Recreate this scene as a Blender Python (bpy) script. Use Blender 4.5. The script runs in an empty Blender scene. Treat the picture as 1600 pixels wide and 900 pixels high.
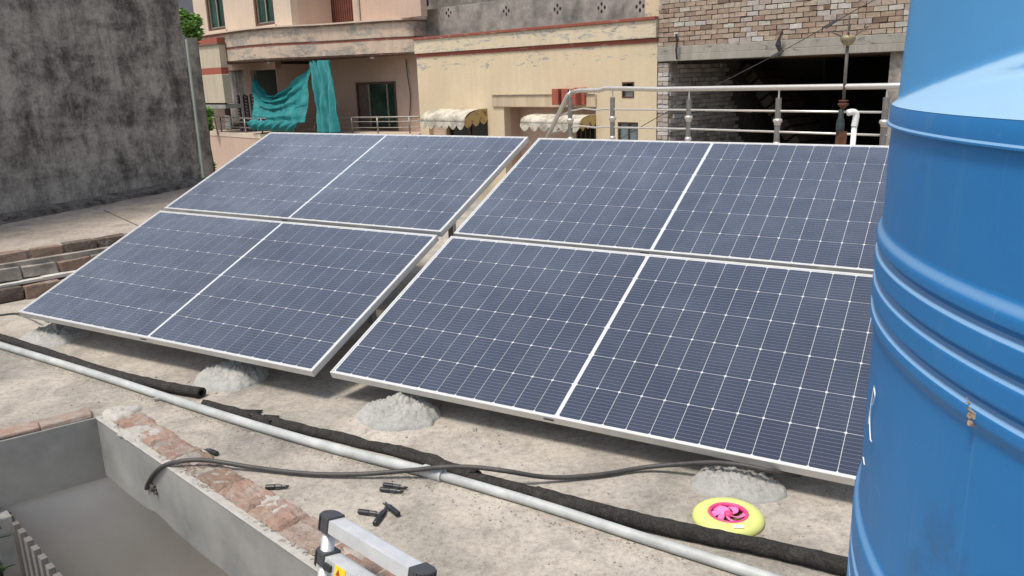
import bpy, bmesh, math, random
from mathutils import Vector, Matrix, noise
random.seed(7)
R = math.radians
scn = bpy.context.scene

# ------------------------------------------------------------------ camera
HC = 1.4087
AX_R = Vector((0.9995, -0.0079, -0.0299)); AX_D = Vector((-0.0310, -0.2512, -0.9674)); AX_F = Vector((0.0001, 0.9679, -0.2513))
AX_D = (AX_D - AX_R * AX_D.dot(AX_R)).normalized(); AX_F = AX_R.cross(AX_D).normalized(); AX_R.normalize()
FPX = 1259.6
cam_d = bpy.data.cameras.new('camera'); cam = bpy.data.objects.new('camera', cam_d)
scn.collection.objects.link(cam); scn.camera = cam
cam_d.sensor_width = 36; cam_d.lens = 36 * FPX / 1600; cam_d.clip_start = .05; cam_d.clip_end = 600
mw = Matrix((( AX_R.x, -AX_D.x, -AX_F.x, 0), (AX_R.y, -AX_D.y, -AX_F.y, 0), (AX_R.z, -AX_D.z, -AX_F.z, HC), (0, 0, 0, 1)))
cam.matrix_world = mw

# ------------------------------------------------------------------ light
SUN_EL = 67; sun_h = Vector((-.74, -.67, 0)).normalized()
w = bpy.data.worlds.new('World'); scn.world = w; w.use_nodes = True
nt = w.node_tree; nt.nodes.clear()
sky = nt.nodes.new('ShaderNodeTexSky'); sky.sky_type = 'NISHITA'; sky.sun_disc = False
sky.sun_elevation = R(SUN_EL); sky.sun_rotation = math.atan2(sun_h.x, sun_h.y)
sky.dust_density = 2.5; sky.air_density = 1.0; sky.ozone_density = 1.0
bg = nt.nodes.new('ShaderNodeBackground'); bg.inputs[1].default_value = .15
wo = nt.nodes.new('ShaderNodeOutputWorld')
hs = nt.nodes.new('ShaderNodeHueSaturation'); hs.inputs['Saturation'].default_value = .62     # hazy, washed-out sky
nt.links.new(sky.outputs[0], hs.inputs['Color']); nt.links.new(hs.outputs[0], bg.inputs[0]); nt.links.new(bg.outputs[0], wo.inputs[0])
sd = bpy.data.lights.new('sun', 'SUN'); sd.energy = 2.8; sd.angle = R(12); sd.color = (1, .94, .84)
sun = bpy.data.objects.new('sun', sd); scn.collection.objects.link(sun)
sv = (sun_h * math.cos(R(SUN_EL)) + Vector((0, 0, math.sin(R(SUN_EL))))).normalized()
sun.rotation_euler = sv.to_track_quat('Z', 'Y').to_euler()
scn.view_settings.view_transform = 'Standard'; scn.view_settings.look = 'None'
scn.view_settings.gamma = 1; scn.view_settings.exposure = 0.20

# ------------------------------------------------------------------ pixel rays -> points on real planes
CAM = Vector((0, 0, HC))
def ray(px, py): return (AX_R * ((px - 800) / FPX) + AX_D * ((py - 450) / FPX) + AX_F)
def gz(px, py, z=0.0):
    r = ray(px, py); return CAM + r * ((z - HC) / r.z)
# facade frame of the street of houses
FD = Vector((.705, -.709, 0)).normalized(); FN = Vector((FD.y, -FD.x, 0)); FO = Vector((3.052, 16.67, 0))
FROT = math.atan2(FD.y, FD.x)
def fs(px, py, off=0.0):
    r = ray(px, py); k = (FO + FN * off - CAM).dot(FN) / r.dot(FN); X = CAM + r * k
    return Vector(((X - FO).dot(FD), -off, X.z))

# ------------------------------------------------------------------ mesh builder
class MB:
    def __init__(s): s.v = []; s.f = []
    def quad(s, a, b, c, d): n = len(s.v); s.v += [tuple(a), tuple(b), tuple(c), tuple(d)]; s.f.append((n, n+1, n+2, n+3)); return s
    def box(s, x0, x1, y0, y1, z0, z1, m=None, j=0):
        n = len(s.v)
        for z in (z0, z1):
            for x, y in ((x0, y0), (x1, y0), (x1, y1), (x0, y1)):
                p = Vector((x, y, z))
                if j: p += Vector((random.uniform(-j, j), random.uniform(-j, j), random.uniform(-j, j)))
                if m: p = m @ p
                s.v.append(tuple(p))
        s.f += [(n, n+3, n+2, n+1), (n+4, n+5, n+6, n+7), (n, n+1, n+5, n+4), (n+1, n+2, n+6, n+5), (n+2, n+3, n+7, n+6), (n+3, n, n+4, n+7)]
        return s
    def prism(s, poly, z0, z1, m=None):
        n = len(s.v); k = len(poly)
        for z in (z0, z1):
            for p in poly:
                q = Vector((p[0], p[1], z))
                if m: q = m @ q
                s.v.append(tuple(q))
        s.f.append(tuple(n + i for i in reversed(range(k)))); s.f.append(tuple(n + k + i for i in range(k)))
        for i in range(k): a, b = i, (i + 1) % k; s.f.append((n + a, n + b, n + k + b, n + k + a))
        return s
    def tube(s, path, r, n=10, caps=True, squash=1.0, wob=0):
        P = [Vector(p) for p in path]; N = len(P); base = len(s.v); up = Vector((0, 0, 1)); prev = None
        for i, p in enumerate(P):
            t = (P[min(i+1, N-1)] - P[max(i-1, 0)]).normalized()
            if prev is None:
                a = up.cross(t)
                if a.length < 1e-3: a = Vector((1, 0, 0))
                a.normalize()
            else:
                a = (prev - t * prev.dot(t)); a = a.normalized() if a.length > 1e-6 else Vector((1, 0, 0))
            prev = a; b = t.cross(a)
            rr = r[i] if isinstance(r, (list, tuple)) else r
            for k in range(n):
                an = 2 * math.pi * k / n; q = rr
                if wob: q *= 1 + wob * noise.noise(Vector((p.x * 30, p.y * 30 + k, p.z * 30)))
                s.v.append(tuple(p + a * math.cos(an) * q + b * math.sin(an) * q * squash))
        for i in range(N - 1):
            for k in range(n):
                A = base + i*n + k; B = base + i*n + (k+1) % n; s.f.append((A, B, B + n, A + n))
        if caps:
            s.f.append(tuple(base + k for k in reversed(range(n)))); s.f.append(tuple(base + (N-1)*n + k for k in range(n)))
        return s
    def lathe(s, prof, c=(0, 0, 0), n=24, m=None):
        base = len(s.v)
        for r, z in prof:
            for k in range(n):
                a = 2*math.pi*k/n; p = Vector((c[0] + r*math.cos(a), c[1] + r*math.sin(a), c[2] + z))
                if m: p = m @ p
                s.v.append(tuple(p))
        for i in range(len(prof) - 1):
            for k in range(n):
                A = base + i*n + k; B = base + i*n + (k+1) % n; s.f.append((A, B, B + n, A + n))
        s.f.append(tuple(base + k for k in reversed(range(n)))); s.f.append(tuple(base + (len(prof)-1)*n + k for k in range(n)))
        return s
    def grid(s, fn, nu, nv):
        base = len(s.v)
        for i in range(nu + 1):
            for j in range(nv + 1): s.v.append(tuple(fn(i / nu, j / nv)))
        for i in range(nu):
            for j in range(nv):
                a = base + i*(nv+1) + j; s.f.append((a, a + nv + 1, a + nv + 2, a + 1))
        return s
    def mesh(s, name, mat=None, smooth=False):
        me = bpy.data.meshes.new(name); me.from_pydata(s.v, [], s.f)
        if mat: me.materials.append(mat)
        if smooth: me.polygons.foreach_set('use_smooth', [True] * len(me.polygons))
        me.update(); return me
    def build(s, name, mat, parent=None, smooth=False, bevel=0, kind=None, label=None, solid=0):
        o = bpy.data.objects.new(name, s.mesh(name, mat, smooth)); scn.collection.objects.link(o)
        if parent: o.parent = parent
        if bevel:
            b = o.modifiers.new('bevel', 'BEVEL'); b.width = bevel; b.segments = 2; b.limit_method = 'ANGLE'; b.harden_normals = False
        if solid:
            b = o.modifiers.new('solid', 'SOLIDIFY'); b.thickness = solid; b.offset = 0
        if kind: o['kind'] = kind
        if label: o['label'] = label
        return o
def tag(o, label, cat, group=None, kind=None):
    o['label'] = label; o['category'] = cat
    if group: o['group'] = group
    if kind: o['kind'] = kind
    return o
def thing(name, label, cat, loc=(0, 0, 0), rz=0, group=None):
    o = bpy.data.objects.new(name, None); scn.collection.objects.link(o); o.empty_display_size = .2
    o.location = loc; o.rotation_euler = (0, 0, rz)
    return tag(o, label, cat, group)
def inst(name, me, parent, loc=(0, 0, 0), rot=(0, 0, 0), sc=(1, 1, 1)):
    o = bpy.data.objects.new(name, me); scn.collection.objects.link(o); o.parent = parent
    o.location = loc; o.rotation_euler = rot; o.scale = sc; return o
def spline(pts, n=8):
    P = [Vector(p) for p in pts]; out = []
    for i in range(len(P) - 1):
        p0 = P[max(i-1, 0)]; p1 = P[i]; p2 = P[i+1]; p3 = P[min(i+2, len(P)-1)]
        for k in range(n):
            t = k / n
            out.append(.5 * ((2*p1) + (-p0 + p2)*t + (2*p0 - 5*p1 + 4*p2 - p3)*t*t + (-p0 + 3*p1 - 3*p2 + p3)*t*t*t))
    out.append(P[-1]); return out
def fbm(p, o=4):
    a = 0; s = 1; q = Vector(p)
    for i in range(o): a += noise.noise(q) * s; q = q * 2.07 + Vector((3.1, 1.7, 5.2)); s *= .5
    return a

# ------------------------------------------------------------------ materials
def C4(c): return (c[0], c[1], c[2], 1)
class NT:
    def __init__(s, name):
        s.m = bpy.data.materials.new(name); s.m.use_nodes = True; s.t = s.m.node_tree; s.n = s.t.nodes
        s.b = s.n['Principled BSDF']; s.out = s.n['Material Output']
    def new(s, t, **k):
        n = s.n.new(t)
        for a, v in k.items():
            if a in n.inputs.keys() if isinstance(a, str) else False: n.inputs[a].default_value = v
            else: setattr(n, a, v)
        return n
    def link(s, a, b): s.t.links.new(a, b)
    def coord(s, kind='Object', scale=(1, 1, 1), rot=(0, 0, 0)):
        if kind == 'World': c = s.new('ShaderNodeNewGeometry').outputs['Position']
        else: c = s.new('ShaderNodeTexCoord').outputs[kind]
        mp = s.new('ShaderNodeMapping'); mp.inputs['Scale'].default_value = scale; mp.inputs['Rotation'].default_value = rot
        s.link(c, mp.inputs[0]); return mp.outputs[0]
    def noise(s, vec, scale, detail=6, rough=.6, dist=0):
        n = s.new('ShaderNodeTexNoise'); n.inputs['Scale'].default_value = scale; n.inputs['Detail'].default_value = detail
        n.inputs['Roughness'].default_value = rough; n.inputs['Distortion'].default_value = dist; s.link(vec, n.inputs['Vector']); return n.outputs['Fac']
    def ramp(s, fac, stops, interp='LINEAR'):
        r = s.new('ShaderNodeValToRGB'); e = r.color_ramp; e.interpolation = interp
        while len(e.elements) < len(stops): e.elements.new(.5)
        for i, (p, c) in enumerate(stops):
            e.elements[i].position = p; e.elements[i].color = C4(c) if hasattr(c, '__len__') else (c, c, c, 1)
        s.link(fac, r.inputs[0]); return r.outputs[0]
    def mix(s, fac, a, b, mode='MIX'):
        n = s.new('ShaderNodeMix'); n.data_type = 'RGBA'; n.blend_type = mode
        for sock, v in ((n.inputs[0], fac), (n.inputs[6], a), (n.inputs[7], b)):
            if hasattr(v, 'is_linked') or hasattr(v, 'links'): s.link(v, sock)
            elif isinstance(v, (int, float)): sock.default_value = v if sock.type == 'VALUE' else (v, v, v, 1)
            else: sock.default_value = C4(v)
        return n.outputs[2]
    def math(s, op, a, b=None):
        n = s.new('ShaderNodeMath'); n.operation = op
        for sock, v in ((n.inputs[0], a), (n.inputs[1], b)):
            if v is None: continue
            if hasattr(v, 'links'): s.link(v, sock)
            else: sock.default_value = v
        return n.outputs[0]
    def bump(s, h, strength=.3, dist=.01):
        b = s.new('ShaderNodeBump'); b.inputs['Strength'].default_value = strength; b.inputs['Distance'].default_value = dist
        s.link(h, b.inputs['Height']); s.link(b.outputs[0], s.b.inputs['Normal']); return b
    def base(s, c):
        if hasattr(c, 'links'): s.link(c, s.b.inputs['Base Color'])
        else: s.b.inputs['Base Color'].default_value = C4(c)
    def set(s, rough=.6, metal=0, spec=.5, coat=0):
        s.b.inputs['Roughness'].default_value = rough; s.b.inputs['Metallic'].default_value = metal
        s.b.inputs['Specular IOR Level'].default_value = spec; s.b.inputs['Coat Weight'].default_value = coat; return s
def simple(name, col, rough=.6, metal=0, spec=.5, var=.15, scale=6, bump=.15, bscale=60, bd=.004, coat=0, kind='Object'):
    t = NT(name).set(rough, metal, spec, coat); v = t.coord(kind)
    n = t.noise(v, scale, 8, .65); lo = [c * (1 - var) for c in col]; hi = [min(1, c * (1 + var)) for c in col]
    t.base(t.ramp(n, [(.3, lo), (.7, hi)]))
    if bump: t.bump(t.noise(v, bscale, 6, .7), bump, bd)
    return t.m

# concrete roof: warm beige weathered cement, pits, pale dust patches, fine grit
def mat_roof(name, warm=(.43, .395, .345), grey=(.30, .287, .265), pale=(.52, .485, .43)):
    t = NT(name).set(.92, 0, .25); v = t.coord('World')
    a = t.noise(v, 1.3, 10, .62, .6); b = t.noise(v, 5.5, 10, .7, 1.0); c = t.noise(v, 42, 8, .75); d = t.noise(v, 190, 3, .6)
    col = t.ramp(a, [(.34, grey), (.5, warm), (.66, pale)])
    col = t.mix(.75, col, t.ramp(b, [(.3, (.58, .56, .55)), (.5, (.95, .94, .93)), (.7, (1.16, 1.13, 1.1))]), 'MULTIPLY')
    col = t.mix(.9, col, t.ramp(c, [(.32, (.62, .60, .58)), (.5, (1, 1, 1)), (.70, (1.22, 1.21, 1.19))]), 'MULTIPLY')
    col = t.mix(.55, col, t.ramp(d, [(.25, .6), (.5, 1.0), (.8, 1.15)]), 'MULTIPLY')
    L0 = t.noise(v, .55, 5, .55, .4); col = t.mix(.8, col, t.ramp(L0, [(.38, (.78, .77, .76)), (.55, (1.02, 1.01, 1.0)), (.7, (1.1, 1.1, 1.09))]), 'MULTIPLY')
    # dark scattered pits and grains
    vo = t.new('ShaderNodeTexVoronoi'); vo.inputs['Scale'].default_value = 26; t.link(v, vo.inputs['Vector'])
    pit = t.ramp(vo.outputs['Distance'], [(.05, 1.0), (.11, 0.0)]); msk = t.ramp(t.noise(v, 3.1, 5, .7), [(.50, 0.0), (.62, .75)])
    col = t.mix(t.math('MULTIPLY', pit, msk), col, (.13, .11, .095))
    # trowel streaks, pale
    v2 = t.coord('World', (1, 5, 1), (0, 0, R(35))); st = t.noise(v2, 2.2, 8, .7, 1.5)
    col = t.mix(t.ramp(st, [(.60, 0.0), (.74, .45)]), col, (.64, .59, .52))
    v3 = t.coord('World', (5, 1.2, 1), (0, 0, R(20))); s3 = t.noise(v3, 1.7, 8, .7, 2.0)
    col = t.mix(t.ramp(s3, [(.58, 0.0), (.78, .55)]), col, (.27, .245, .225))
    ck = t.noise(t.coord('World', (1, 1, 1)), .9, 12, .75, 1.2); cm = t.ramp(ck, [(.496, 0.0), (.50, .55), (.504, 0.0)]); col = t.mix(cm, col, (.16, .14, .12))
    bl = t.noise(v, 2.3, 9, .8, .8); col = t.mix(t.ramp(bl, [(.62, 0.0), (.66, .45)]), col, (.60, .565, .51))
    t.base(col)
    h = t.math('ADD', t.math('MULTIPLY', b, .5), t.math('ADD', t.math('MULTIPLY', c, .45), t.math('MULTIPLY', d, .25)))
    h = t.math('SUBTRACT', h, t.math('MULTIPLY', t.math('MULTIPLY', pit, msk), .4))
    t.bump(h, .75, .012); return t.m
M = {}
M['roof'] = mat_roof('weathered_cement_roof')
M['roof2'] = mat_roof('pale_cement_roof', (.40, .35, .30), (.30, .27, .24), (.46, .41, .36))
M['roof_curb'] = simple('rubble_ledge', (.14, .125, .11), .95, var=.7, scale=9, bump=.9, bscale=25, bd=.03, kind='World')

def mat_stain_wall():
    t = NT('black_stained_cement').set(.95, 0, .2); v = t.coord('World')
    vs = t.coord('World', (2.1, 2.1, 1.2)); vh = t.coord('World', (1.1, 1.1, 4.0))
    a = t.noise(vs, 1.5, 12, .72, .5); b = t.noise(vh, 1.1, 10, .65, .4); c = t.noise(v, 11, 10, .78, .8); d = t.noise(t.coord('World', (3.5, 3.5, .45)), 2.0, 8, .7)
    s = t.math('ADD', t.math('MULTIPLY', a, .42), t.math('ADD', t.math('MULTIPLY', b, .28), t.math('ADD', t.math('MULTIPLY', c, .30), t.math('MULTIPLY', d, .16))))
    col = t.ramp(s, [(.47, (.075, .066, .058)), (.53, (.155, .139, .122)), (.58, (.29, .265, .232)), (.65, (.46, .425, .37))])
    col = t.mix(.6, col, t.ramp(t.noise(v, 60, 5, .7), [(.3, .72), (.7, 1.2)]), 'MULTIPLY')
    dr = t.noise(t.coord('World', (9, 9, .35)), 1.5, 9, .75); col = t.mix(t.ramp(dr, [(.57, 0.0), (.72, .5)]), col, (.06, .054, .048)); tn = t.noise(t.coord('World', (.8, .8, 3.2)), 1.3, 9, .8, .8); col = t.mix(t.ramp(tn, [(.62, 0.0), (.70, .5)]), col, (.42, .33, .25))
    ck = t.noise(t.coord('World', (1, 1, 1)), 2.0, 12, .85, 2.5); col = t.mix(t.ramp(ck, [(.492, 0.0), (.50, .7), (.508, 0.0)]), col, (.03, .028, .025))
    t.base(col); t.bump(t.math('ADD', c, t.noise(v, 40, 5, .7)), .7, .02); return t.m
M['stain'] = mat_stain_wall()

def mat_brick(name, stops, rnd='obj', gray=.5, bump=.8, mort=.54):
    t = NT(name).set(.93, 0, .2); v = t.coord('World')
    if rnd == 'obj': r = t.new('ShaderNodeObjectInfo').outputs['Random']
    else: r = t.new('ShaderNodeNewGeometry').outputs['Random Per Island']
    col = t.ramp(r, stops, 'CONSTANT')
    n = t.noise(v, 22, 8, .75); n2 = t.noise(v, 90, 5, .7)
    col = t.mix(.8, col, t.ramp(n, [(.3, .62), (.5, 1.0), (.75, 1.25)]), 'MULTIPLY')
    col = t.mix(t.ramp(t.noise(v, 14, 7, .8, .5), [(mort, 0.0), (mort + .10, .65)]), col, (.42, .38, .34))
    col = t.mix(t.ramp(t.noise(v, 1.3, 6, .7), [(.57, 0.0), (.66, gray)]), col, (.20, .19, .18))
    t.base(col); t.bump(t.math('ADD', n, n2), bump, .012); return t.m
BS = [(0, (0.38, 0.275, 0.203)), (0.16, (0.429, 0.328, 0.249)), (0.32, (0.363, 0.263, 0.198)), (0.45, (0.451, 0.357, 0.277)), (0.58, (0.407, 0.339, 0.271)), (0.68, (0.528, 0.491, 0.418)), (0.76, (0.319, 0.222, 0.169)), (0.84, (0.473, 0.398, 0.316)), (0.95, (0.198, 0.135, 0.102))]
M['brick'] = mat_brick('sand_red_brick', BS)
M['brick_white'] = mat_brick('whitewashed_brick', [(0, (.52, .47, .43)), (.3, (.46, .40, .355)), (.55, (.60, .56, .52)), (.8, (.42, .34, .285))], gray=.3)
M['brick_in'] = mat_brick('unlit_grey_brick', [(0, (.42, .38, .35)), (.4, (.55, .50, .46)), (.7, (.33, .30, .27)), (.85, (.60, .52, .46))], 'isl', .2)
M['brick_red'] = mat_brick('broken_red_brick', [(0, (.34, .22, .17)), (.3, (.38, .255, .20)), (.6, (.30, .205, .165)), (.8, (.35, .26, .215))], gray=.45, mort=.485)
M['brick_old'] = mat_brick('dusty_old_brick', [(0, (.27, .19, .145)), (.25, (.16, .125, .10)), (.5, (.34, .23, .17)), (.75, (.13, .10, .085))], gray=.5)
M['mortar'] = simple('mortar', (.31, .275, .24), .95, var=.5, scale=8, bump=.7, bscale=40, bd=.01, kind='World')
M['joint'] = simple('dark_joint', (.10, .088, .078), .95, var=.4, scale=8, bump=.5, bscale=40, bd=.01, kind='World')

def mat_paint(name, col, peel=(.42, .40, .37), amt=0.0, scale=3.0, stretch=(1, 1, 2), var=.08, lo=.60, streak=.25, zm=None):
    t = NT(name).set(.85, 0, .25); v = t.coord('Object')
    n = t.noise(v, .7, 6, .6); c = t.ramp(n, [(.3, [x * (1 - var) for x in col]), (.7, [min(1, x * (1 + var)) for x in col])])
    sv_ = t.noise(t.coord('Object', (3, 3, .25)), 2.4, 7, .7); c = t.mix(streak, c, t.ramp(sv_, [(.35, .72), (.6, 1.05)]), 'MULTIPLY')
    c = t.mix(.35, c, t.ramp(t.noise(v, 14, 8, .75), [(.3, .82), (.7, 1.08)]), 'MULTIPLY')
    if amt:
        p = t.noise(t.coord('Object', stretch), scale, 10, .75, .8)
        pf = t.ramp(p, [(lo, 0.0), (lo + .03, amt)])
        if zm:
            sx = t.new('ShaderNodeSeparateXYZ'); t.link(v, sx.inputs[0]); mr = t.new('ShaderNodeMapRange'); mr.inputs['From Min'].default_value = zm[0]; mr.inputs['From Max'].default_value = zm[1]
            t.link(sx.outputs[2], mr.inputs['Value']); pf = t.math('MULTIPLY', pf, t.math('GREATER_THAN', t.math('ADD', mr.outputs[0], t.math('MULTIPLY', t.noise(v, 1.7, 5, .6), .9)), .98))
        pc = t.ramp(t.noise(v, 11, 8, .8), [(.38, [x * .55 for x in peel]), (.55, peel), (.7, [min(1, x * 1.35) for x in peel])])
        c = t.mix(pf, c, pc); t.bump(p, .25, .02)
    else: t.bump(t.noise(v, 25, 6, .7), .15, .01)
    t.base(c); return t.m
YEL = (.68, .56, .385)
M['yellow'] = mat_paint('yellow_cream_paint', YEL, (.42, .41, .39), 1.0, 2.4, (1, 1, 3.6), lo=.555, streak=.18, zm=(1.35, 2.0))
M['yellow_peel'] = mat_paint('peeling_cream_paint', (.68, .575, .41), (.42, .41, .39), .9, 2.4, (1, 1, 3.6), lo=.535)
M['yellow_dirty'] = mat_paint('streaked_cream_paint', (.58, .465, .325), (.36, .33, .29), .7, 2.6, (2.5, 1, .8), lo=.62, streak=.6)
M['pink'] = mat_paint('peach_paint', (.56, .41, .32), streak=.2)
M['pink_light'] = mat_paint('pale_cream_pink_paint', (.62, .505, .40), streak=.25)
M['pink_peel'] = mat_paint('peeling_peach_paint', (.56, .44, .34), (.33, .31, .28), .75, 1.6, (1, 1, 2.4), lo=.50, streak=.5)
M['cream_box'] = mat_paint('dull_cream_paint', (.52, .45, .34), streak=.5)
M['redpaint'] = mat_paint('dull_red_paint', (.30, .095, .065), (.45, .38, .32), .9, 3.2, (1, 1, 3), lo=.585)
M['redplain'] = mat_paint('brick_red_paint', (.36, .105, .07), streak=.4)
M['brownline'] = mat_paint('brown_moulding', (.20, .125, .09), (.42, .36, .30), .8, 2.5, (1, 1, 3), lo=.55)
M['cement_par'] = simple('raw_cement_parapet', (.25, .235, .21), .95, var=.55, scale=2.4, bump=.6, bscale=24, bd=.015, kind='Object')
M['beamc'] = mat_paint('cast_concrete_beam', (.37, .345, .30), (.24, .225, .20), .9, 2.4, (1, 1, 2), lo=.57, streak=.6)
M['beam'] = simple('smooth_grey_render', (.265, .262, .245), .9, var=.32, scale=2.2, bump=.12, bscale=30, bd=.006, kind='World')
M['lime'] = simple('grey_wall_render', (.66, .64, .60), .9, var=.1, scale=2, bump=.08, bscale=30, bd=.006, kind='World')
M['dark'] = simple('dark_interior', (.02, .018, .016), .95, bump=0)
M['ceil'] = simple('rough_board_ceiling', (.36, .24, .17), .9, var=.5, scale=3, bump=.5, bscale=20, bd=.02)
M['steel'] = simple('brushed_stainless_steel', (.66, .63, .58), .36, .55, .5, var=.08, scale=30, bump=.06, bscale=200, bd=.001)
M['steel_dull'] = simple('dusty_stainless_post', (.30, .285, .265), .5, .75, .5, var=.25, scale=14, bump=.15, bscale=80, bd=.002)
M['alu'] = simple('anodised_aluminium', (.66, .65, .62), .42, .35, .5, var=.10, scale=9, bump=.05, bscale=120, bd=.001)
M['alu_bright'] = simple('bright_ladder_aluminium', (.70, .71, .72), .38, .55, .5, var=.1, scale=14, bump=.06, bscale=120, bd=.001)
M['galv'] = simple('galvanised_angle', (.36, .36, .35), .55, .6, .5, var=.25, scale=12)
M['blackpl'] = simple('black_plastic', (.022, .023, .026), .38, var=.3, scale=30, bump=.2, bscale=150, bd=.001)
M['cap'] = simple('dark_grey_cap_plastic', (.05, .052, .058), .42, var=.2, scale=40, bump=.1, bscale=250, bd=.001)
M['cable'] = simple('dusty_black_cable', (.052, .049, .047), .55, var=.35, scale=18, bump=.2, bscale=120, bd=.001, kind='World')
M['pvc'] = simple('grey_white_pvc', (.43, .445, .43), .5, var=.24, scale=9, bump=.08, bscale=60, bd=.002, kind='World')
M['pvcw'] = simple('white_pvc', (.78, .78, .76), .35, var=.06, scale=8)
M['rust'] = simple('rusty_iron', (.15, .065, .04), .85, .2, var=.5, scale=30, bump=.5, bscale=100, bd=.002)
M['rod'] = simple('weathered_rod', (.14, .125, .11), .7, .4, var=.3, scale=20)
M['ball'] = simple('tarnished_brass', (.33, .27, .17), .6, .4, var=.35, scale=20)
M['bottle'] = simple('dark_green_fitting', (.03, .045, .042), .5, var=.3, scale=20)
M['winframe'] = simple('brown_window_frame', (.12, .06, .042), .5, .2, var=.2)
M['winalu'] = simple('bronze_sliding_frame', (.40, .34, .27), .45, .4, var=.2)
M['white'] = simple('white_paint', (.74, .73, .70), .6, var=.08)
M['drape'] = simple('faded_white_curtain', (.36, .335, .31), .9, var=.3, scale=4)
M['shutter'] = simple('maroon_shutter_paint', (.155, .05, .035), .6, .1, var=.35, scale=5)
M['leafdark'] = simple('dark_foliage', (.035, .085, .025), .6, var=.5, scale=12, bump=0)
M['bark'] = simple('bark', (.12, .09, .06), .9, var=.4, scale=12)
M['cloth_far'] = simple('blue_cloth', (.06, .07, .17), .9, var=.5, scale=8)
M['ground'] = simple('street_dust', (.26, .23, .19), .95, var=.3, scale=1.2, kind='World')
M['slat'] = simple('beige_gate_slat', (.20, .185, .175), .5, .2, var=.12, scale=10)
M['slatgap'] = simple('brown_gate_sheet', (.10, .085, .078), .7, .1, var=.2, scale=10)

def mat_glassgreen():
    t = NT('green_tinted_glass').set(.22, 0, .28); v = t.coord('Object')
    t.base(t.ramp(t.noise(v, 2.2, 5, .6), [(.35, (.004, .020, .013)), (.6, (.008, .050, .034)), (.75, (.02, .10, .07))])); return t.m
M['gglass'] = mat_glassgreen()
def mat_tarp():
    t = NT('teal_tarpaulin').set(.62, 0, .35); v = t.coord('Object')
    t.base(t.ramp(t.noise(v, 3, 8, .6), [(.3, (.005, .125, .135)), (.7, (.010, .20, .205))])); t.bump(t.noise(v, 18, 6, .6), .3, .01); return t.m
M['tarp'] = mat_tarp()
def mat_mortar_heap():
    t = NT('fresh_grey_mortar').set(.96, 0, .15); v = t.coord('World')
    a = t.noise(v, 11, 8, .7); b = t.noise(v, 55, 8, .8); c = t.noise(v, 160, 4, .7)
    col = t.ramp(a, [(.3, (.38, .372, .35)), (.7, (.52, .51, .48))]); col = t.mix(.8, col, t.ramp(b, [(.33, .55), (.48, 1.0), (.7, 1.12)]), 'MULTIPLY')
    t.base(col); t.bump(t.math('ADD', b, t.math('MULTIPLY', c, .5)), .9, .010); return t.m
M['heap'] = mat_mortar_heap()
def mat_foam():
    t = NT('black_foam_insulation').set(.9, 0, .25); v = t.coord('World')
    n = t.noise(v, 30, 9, .75, .8); n2 = t.noise(v, 130, 6, .7); cr = t.noise(t.coord('World', (1, 1, 1), (0, 0, R(30))), 14, 9, .8, 2.5)
    col = t.ramp(n, [(.3, (.030, .028, .026)), (.7, (.070, .064, .058))])
    col = t.mix(t.ramp(t.noise(v, 7, 8, .8), [(.55, 0.0), (.7, .45)]), col, (.16, .14, .12))
    col = t.mix(t.ramp(cr, [(.44, 0.0), (.48, .8), (.52, 0.0)]), col, (.010, .009, .008))
    t.base(col); t.bump(t.math('ADD', t.math('MULTIPLY', n, .8), t.math('ADD', n2, t.math('MULTIPLY', cr, .8))), .85, .008); return t.m
M['foam'] = mat_foam()
def mat_awning():
    t = NT('mouldy_cream_awning').set(.8, 0, .25); v = t.coord('Object')
    col = t.mix(t.ramp(t.noise(v, 3.2, 9, .75, .4), [(.46, 0.0), (.60, .85)]), (.56, .52, .43), (.24, .21, .17)); t.base(col); t.bump(t.noise(v, 12, 6, .6), .2, .01); return t.m
M['awn'] = mat_awning()
def mat_awnside():
    t = NT('rust_stained_yellow_awning').set(.8, 0, .25); v = t.coord('Object')
    t.base(t.mix(t.ramp(t.noise(v, 5.2, 6, .7), [(.53, 0.0), (.58, .9)]), (.48, .36, .15), (.22, .075, .045))); return t.m
M['awns'] = mat_awnside()
def mat_tank(c0=(.012, .138, .37), c1=(.020, .182, .45), sheen=.42):
    t = NT('bleached_blue_plastic_with_sheen').set(.50, 0, .45); v = t.coord('World')
    a = t.noise(v, 1.6, 6, .55); col = t.ramp(a, [(.3, c0), (.7, c1)])
    s = t.noise(t.coord('World', (7, 7, .6)), 1.6, 7, .7); col = t.mix(t.ramp(s, [(.55, 0.0), (.8, .30)]), col, (.16, .28, .42))
    s2 = t.noise(t.coord('World', (26, 26, 1.1)), 1.3, 8, .75); col = t.mix(t.ramp(s2, [(.60, 0.0), (.74, .35)]), col, (.20, .36, .52))
    s3 = t.noise(t.coord('World', (2, 2, 9)), 2.2, 9, .8, 1.2); col = t.mix(t.ramp(s3, [(.62, 0.0), (.70, .30)]), col, (.20, .33, .45))
    d = t.noise(v, 3.4, 7, .7, .6); col = t.mix(t.ramp(d, [(.60, 0.0), (.72, .55)]), col, (.030, .085, .18))
    col = t.mix(t.ramp(t.noise(v, 75, 6, .75), [(.66, 0.0), (.74, .5)]), col, (.25, .38, .50))
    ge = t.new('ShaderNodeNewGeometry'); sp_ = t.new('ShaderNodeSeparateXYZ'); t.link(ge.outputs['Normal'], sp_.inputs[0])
    col = t.mix(t.ramp(sp_.outputs[2], [(.30, 0.0), (.55, sheen)]), col, (.40, .56, .68))     # sky sheen painted as a pale tint on upward-facing shelves
    t.base(col); t.bump(t.noise(v, 9, 6, .6), .12, .01); t.b.inputs['Subsurface Weight'].default_value = 0; return t.m
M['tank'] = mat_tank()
M['chalk'] = simple('white_marker_paint', (.75, .78, .80), .7, var=.1, scale=60)

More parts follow.
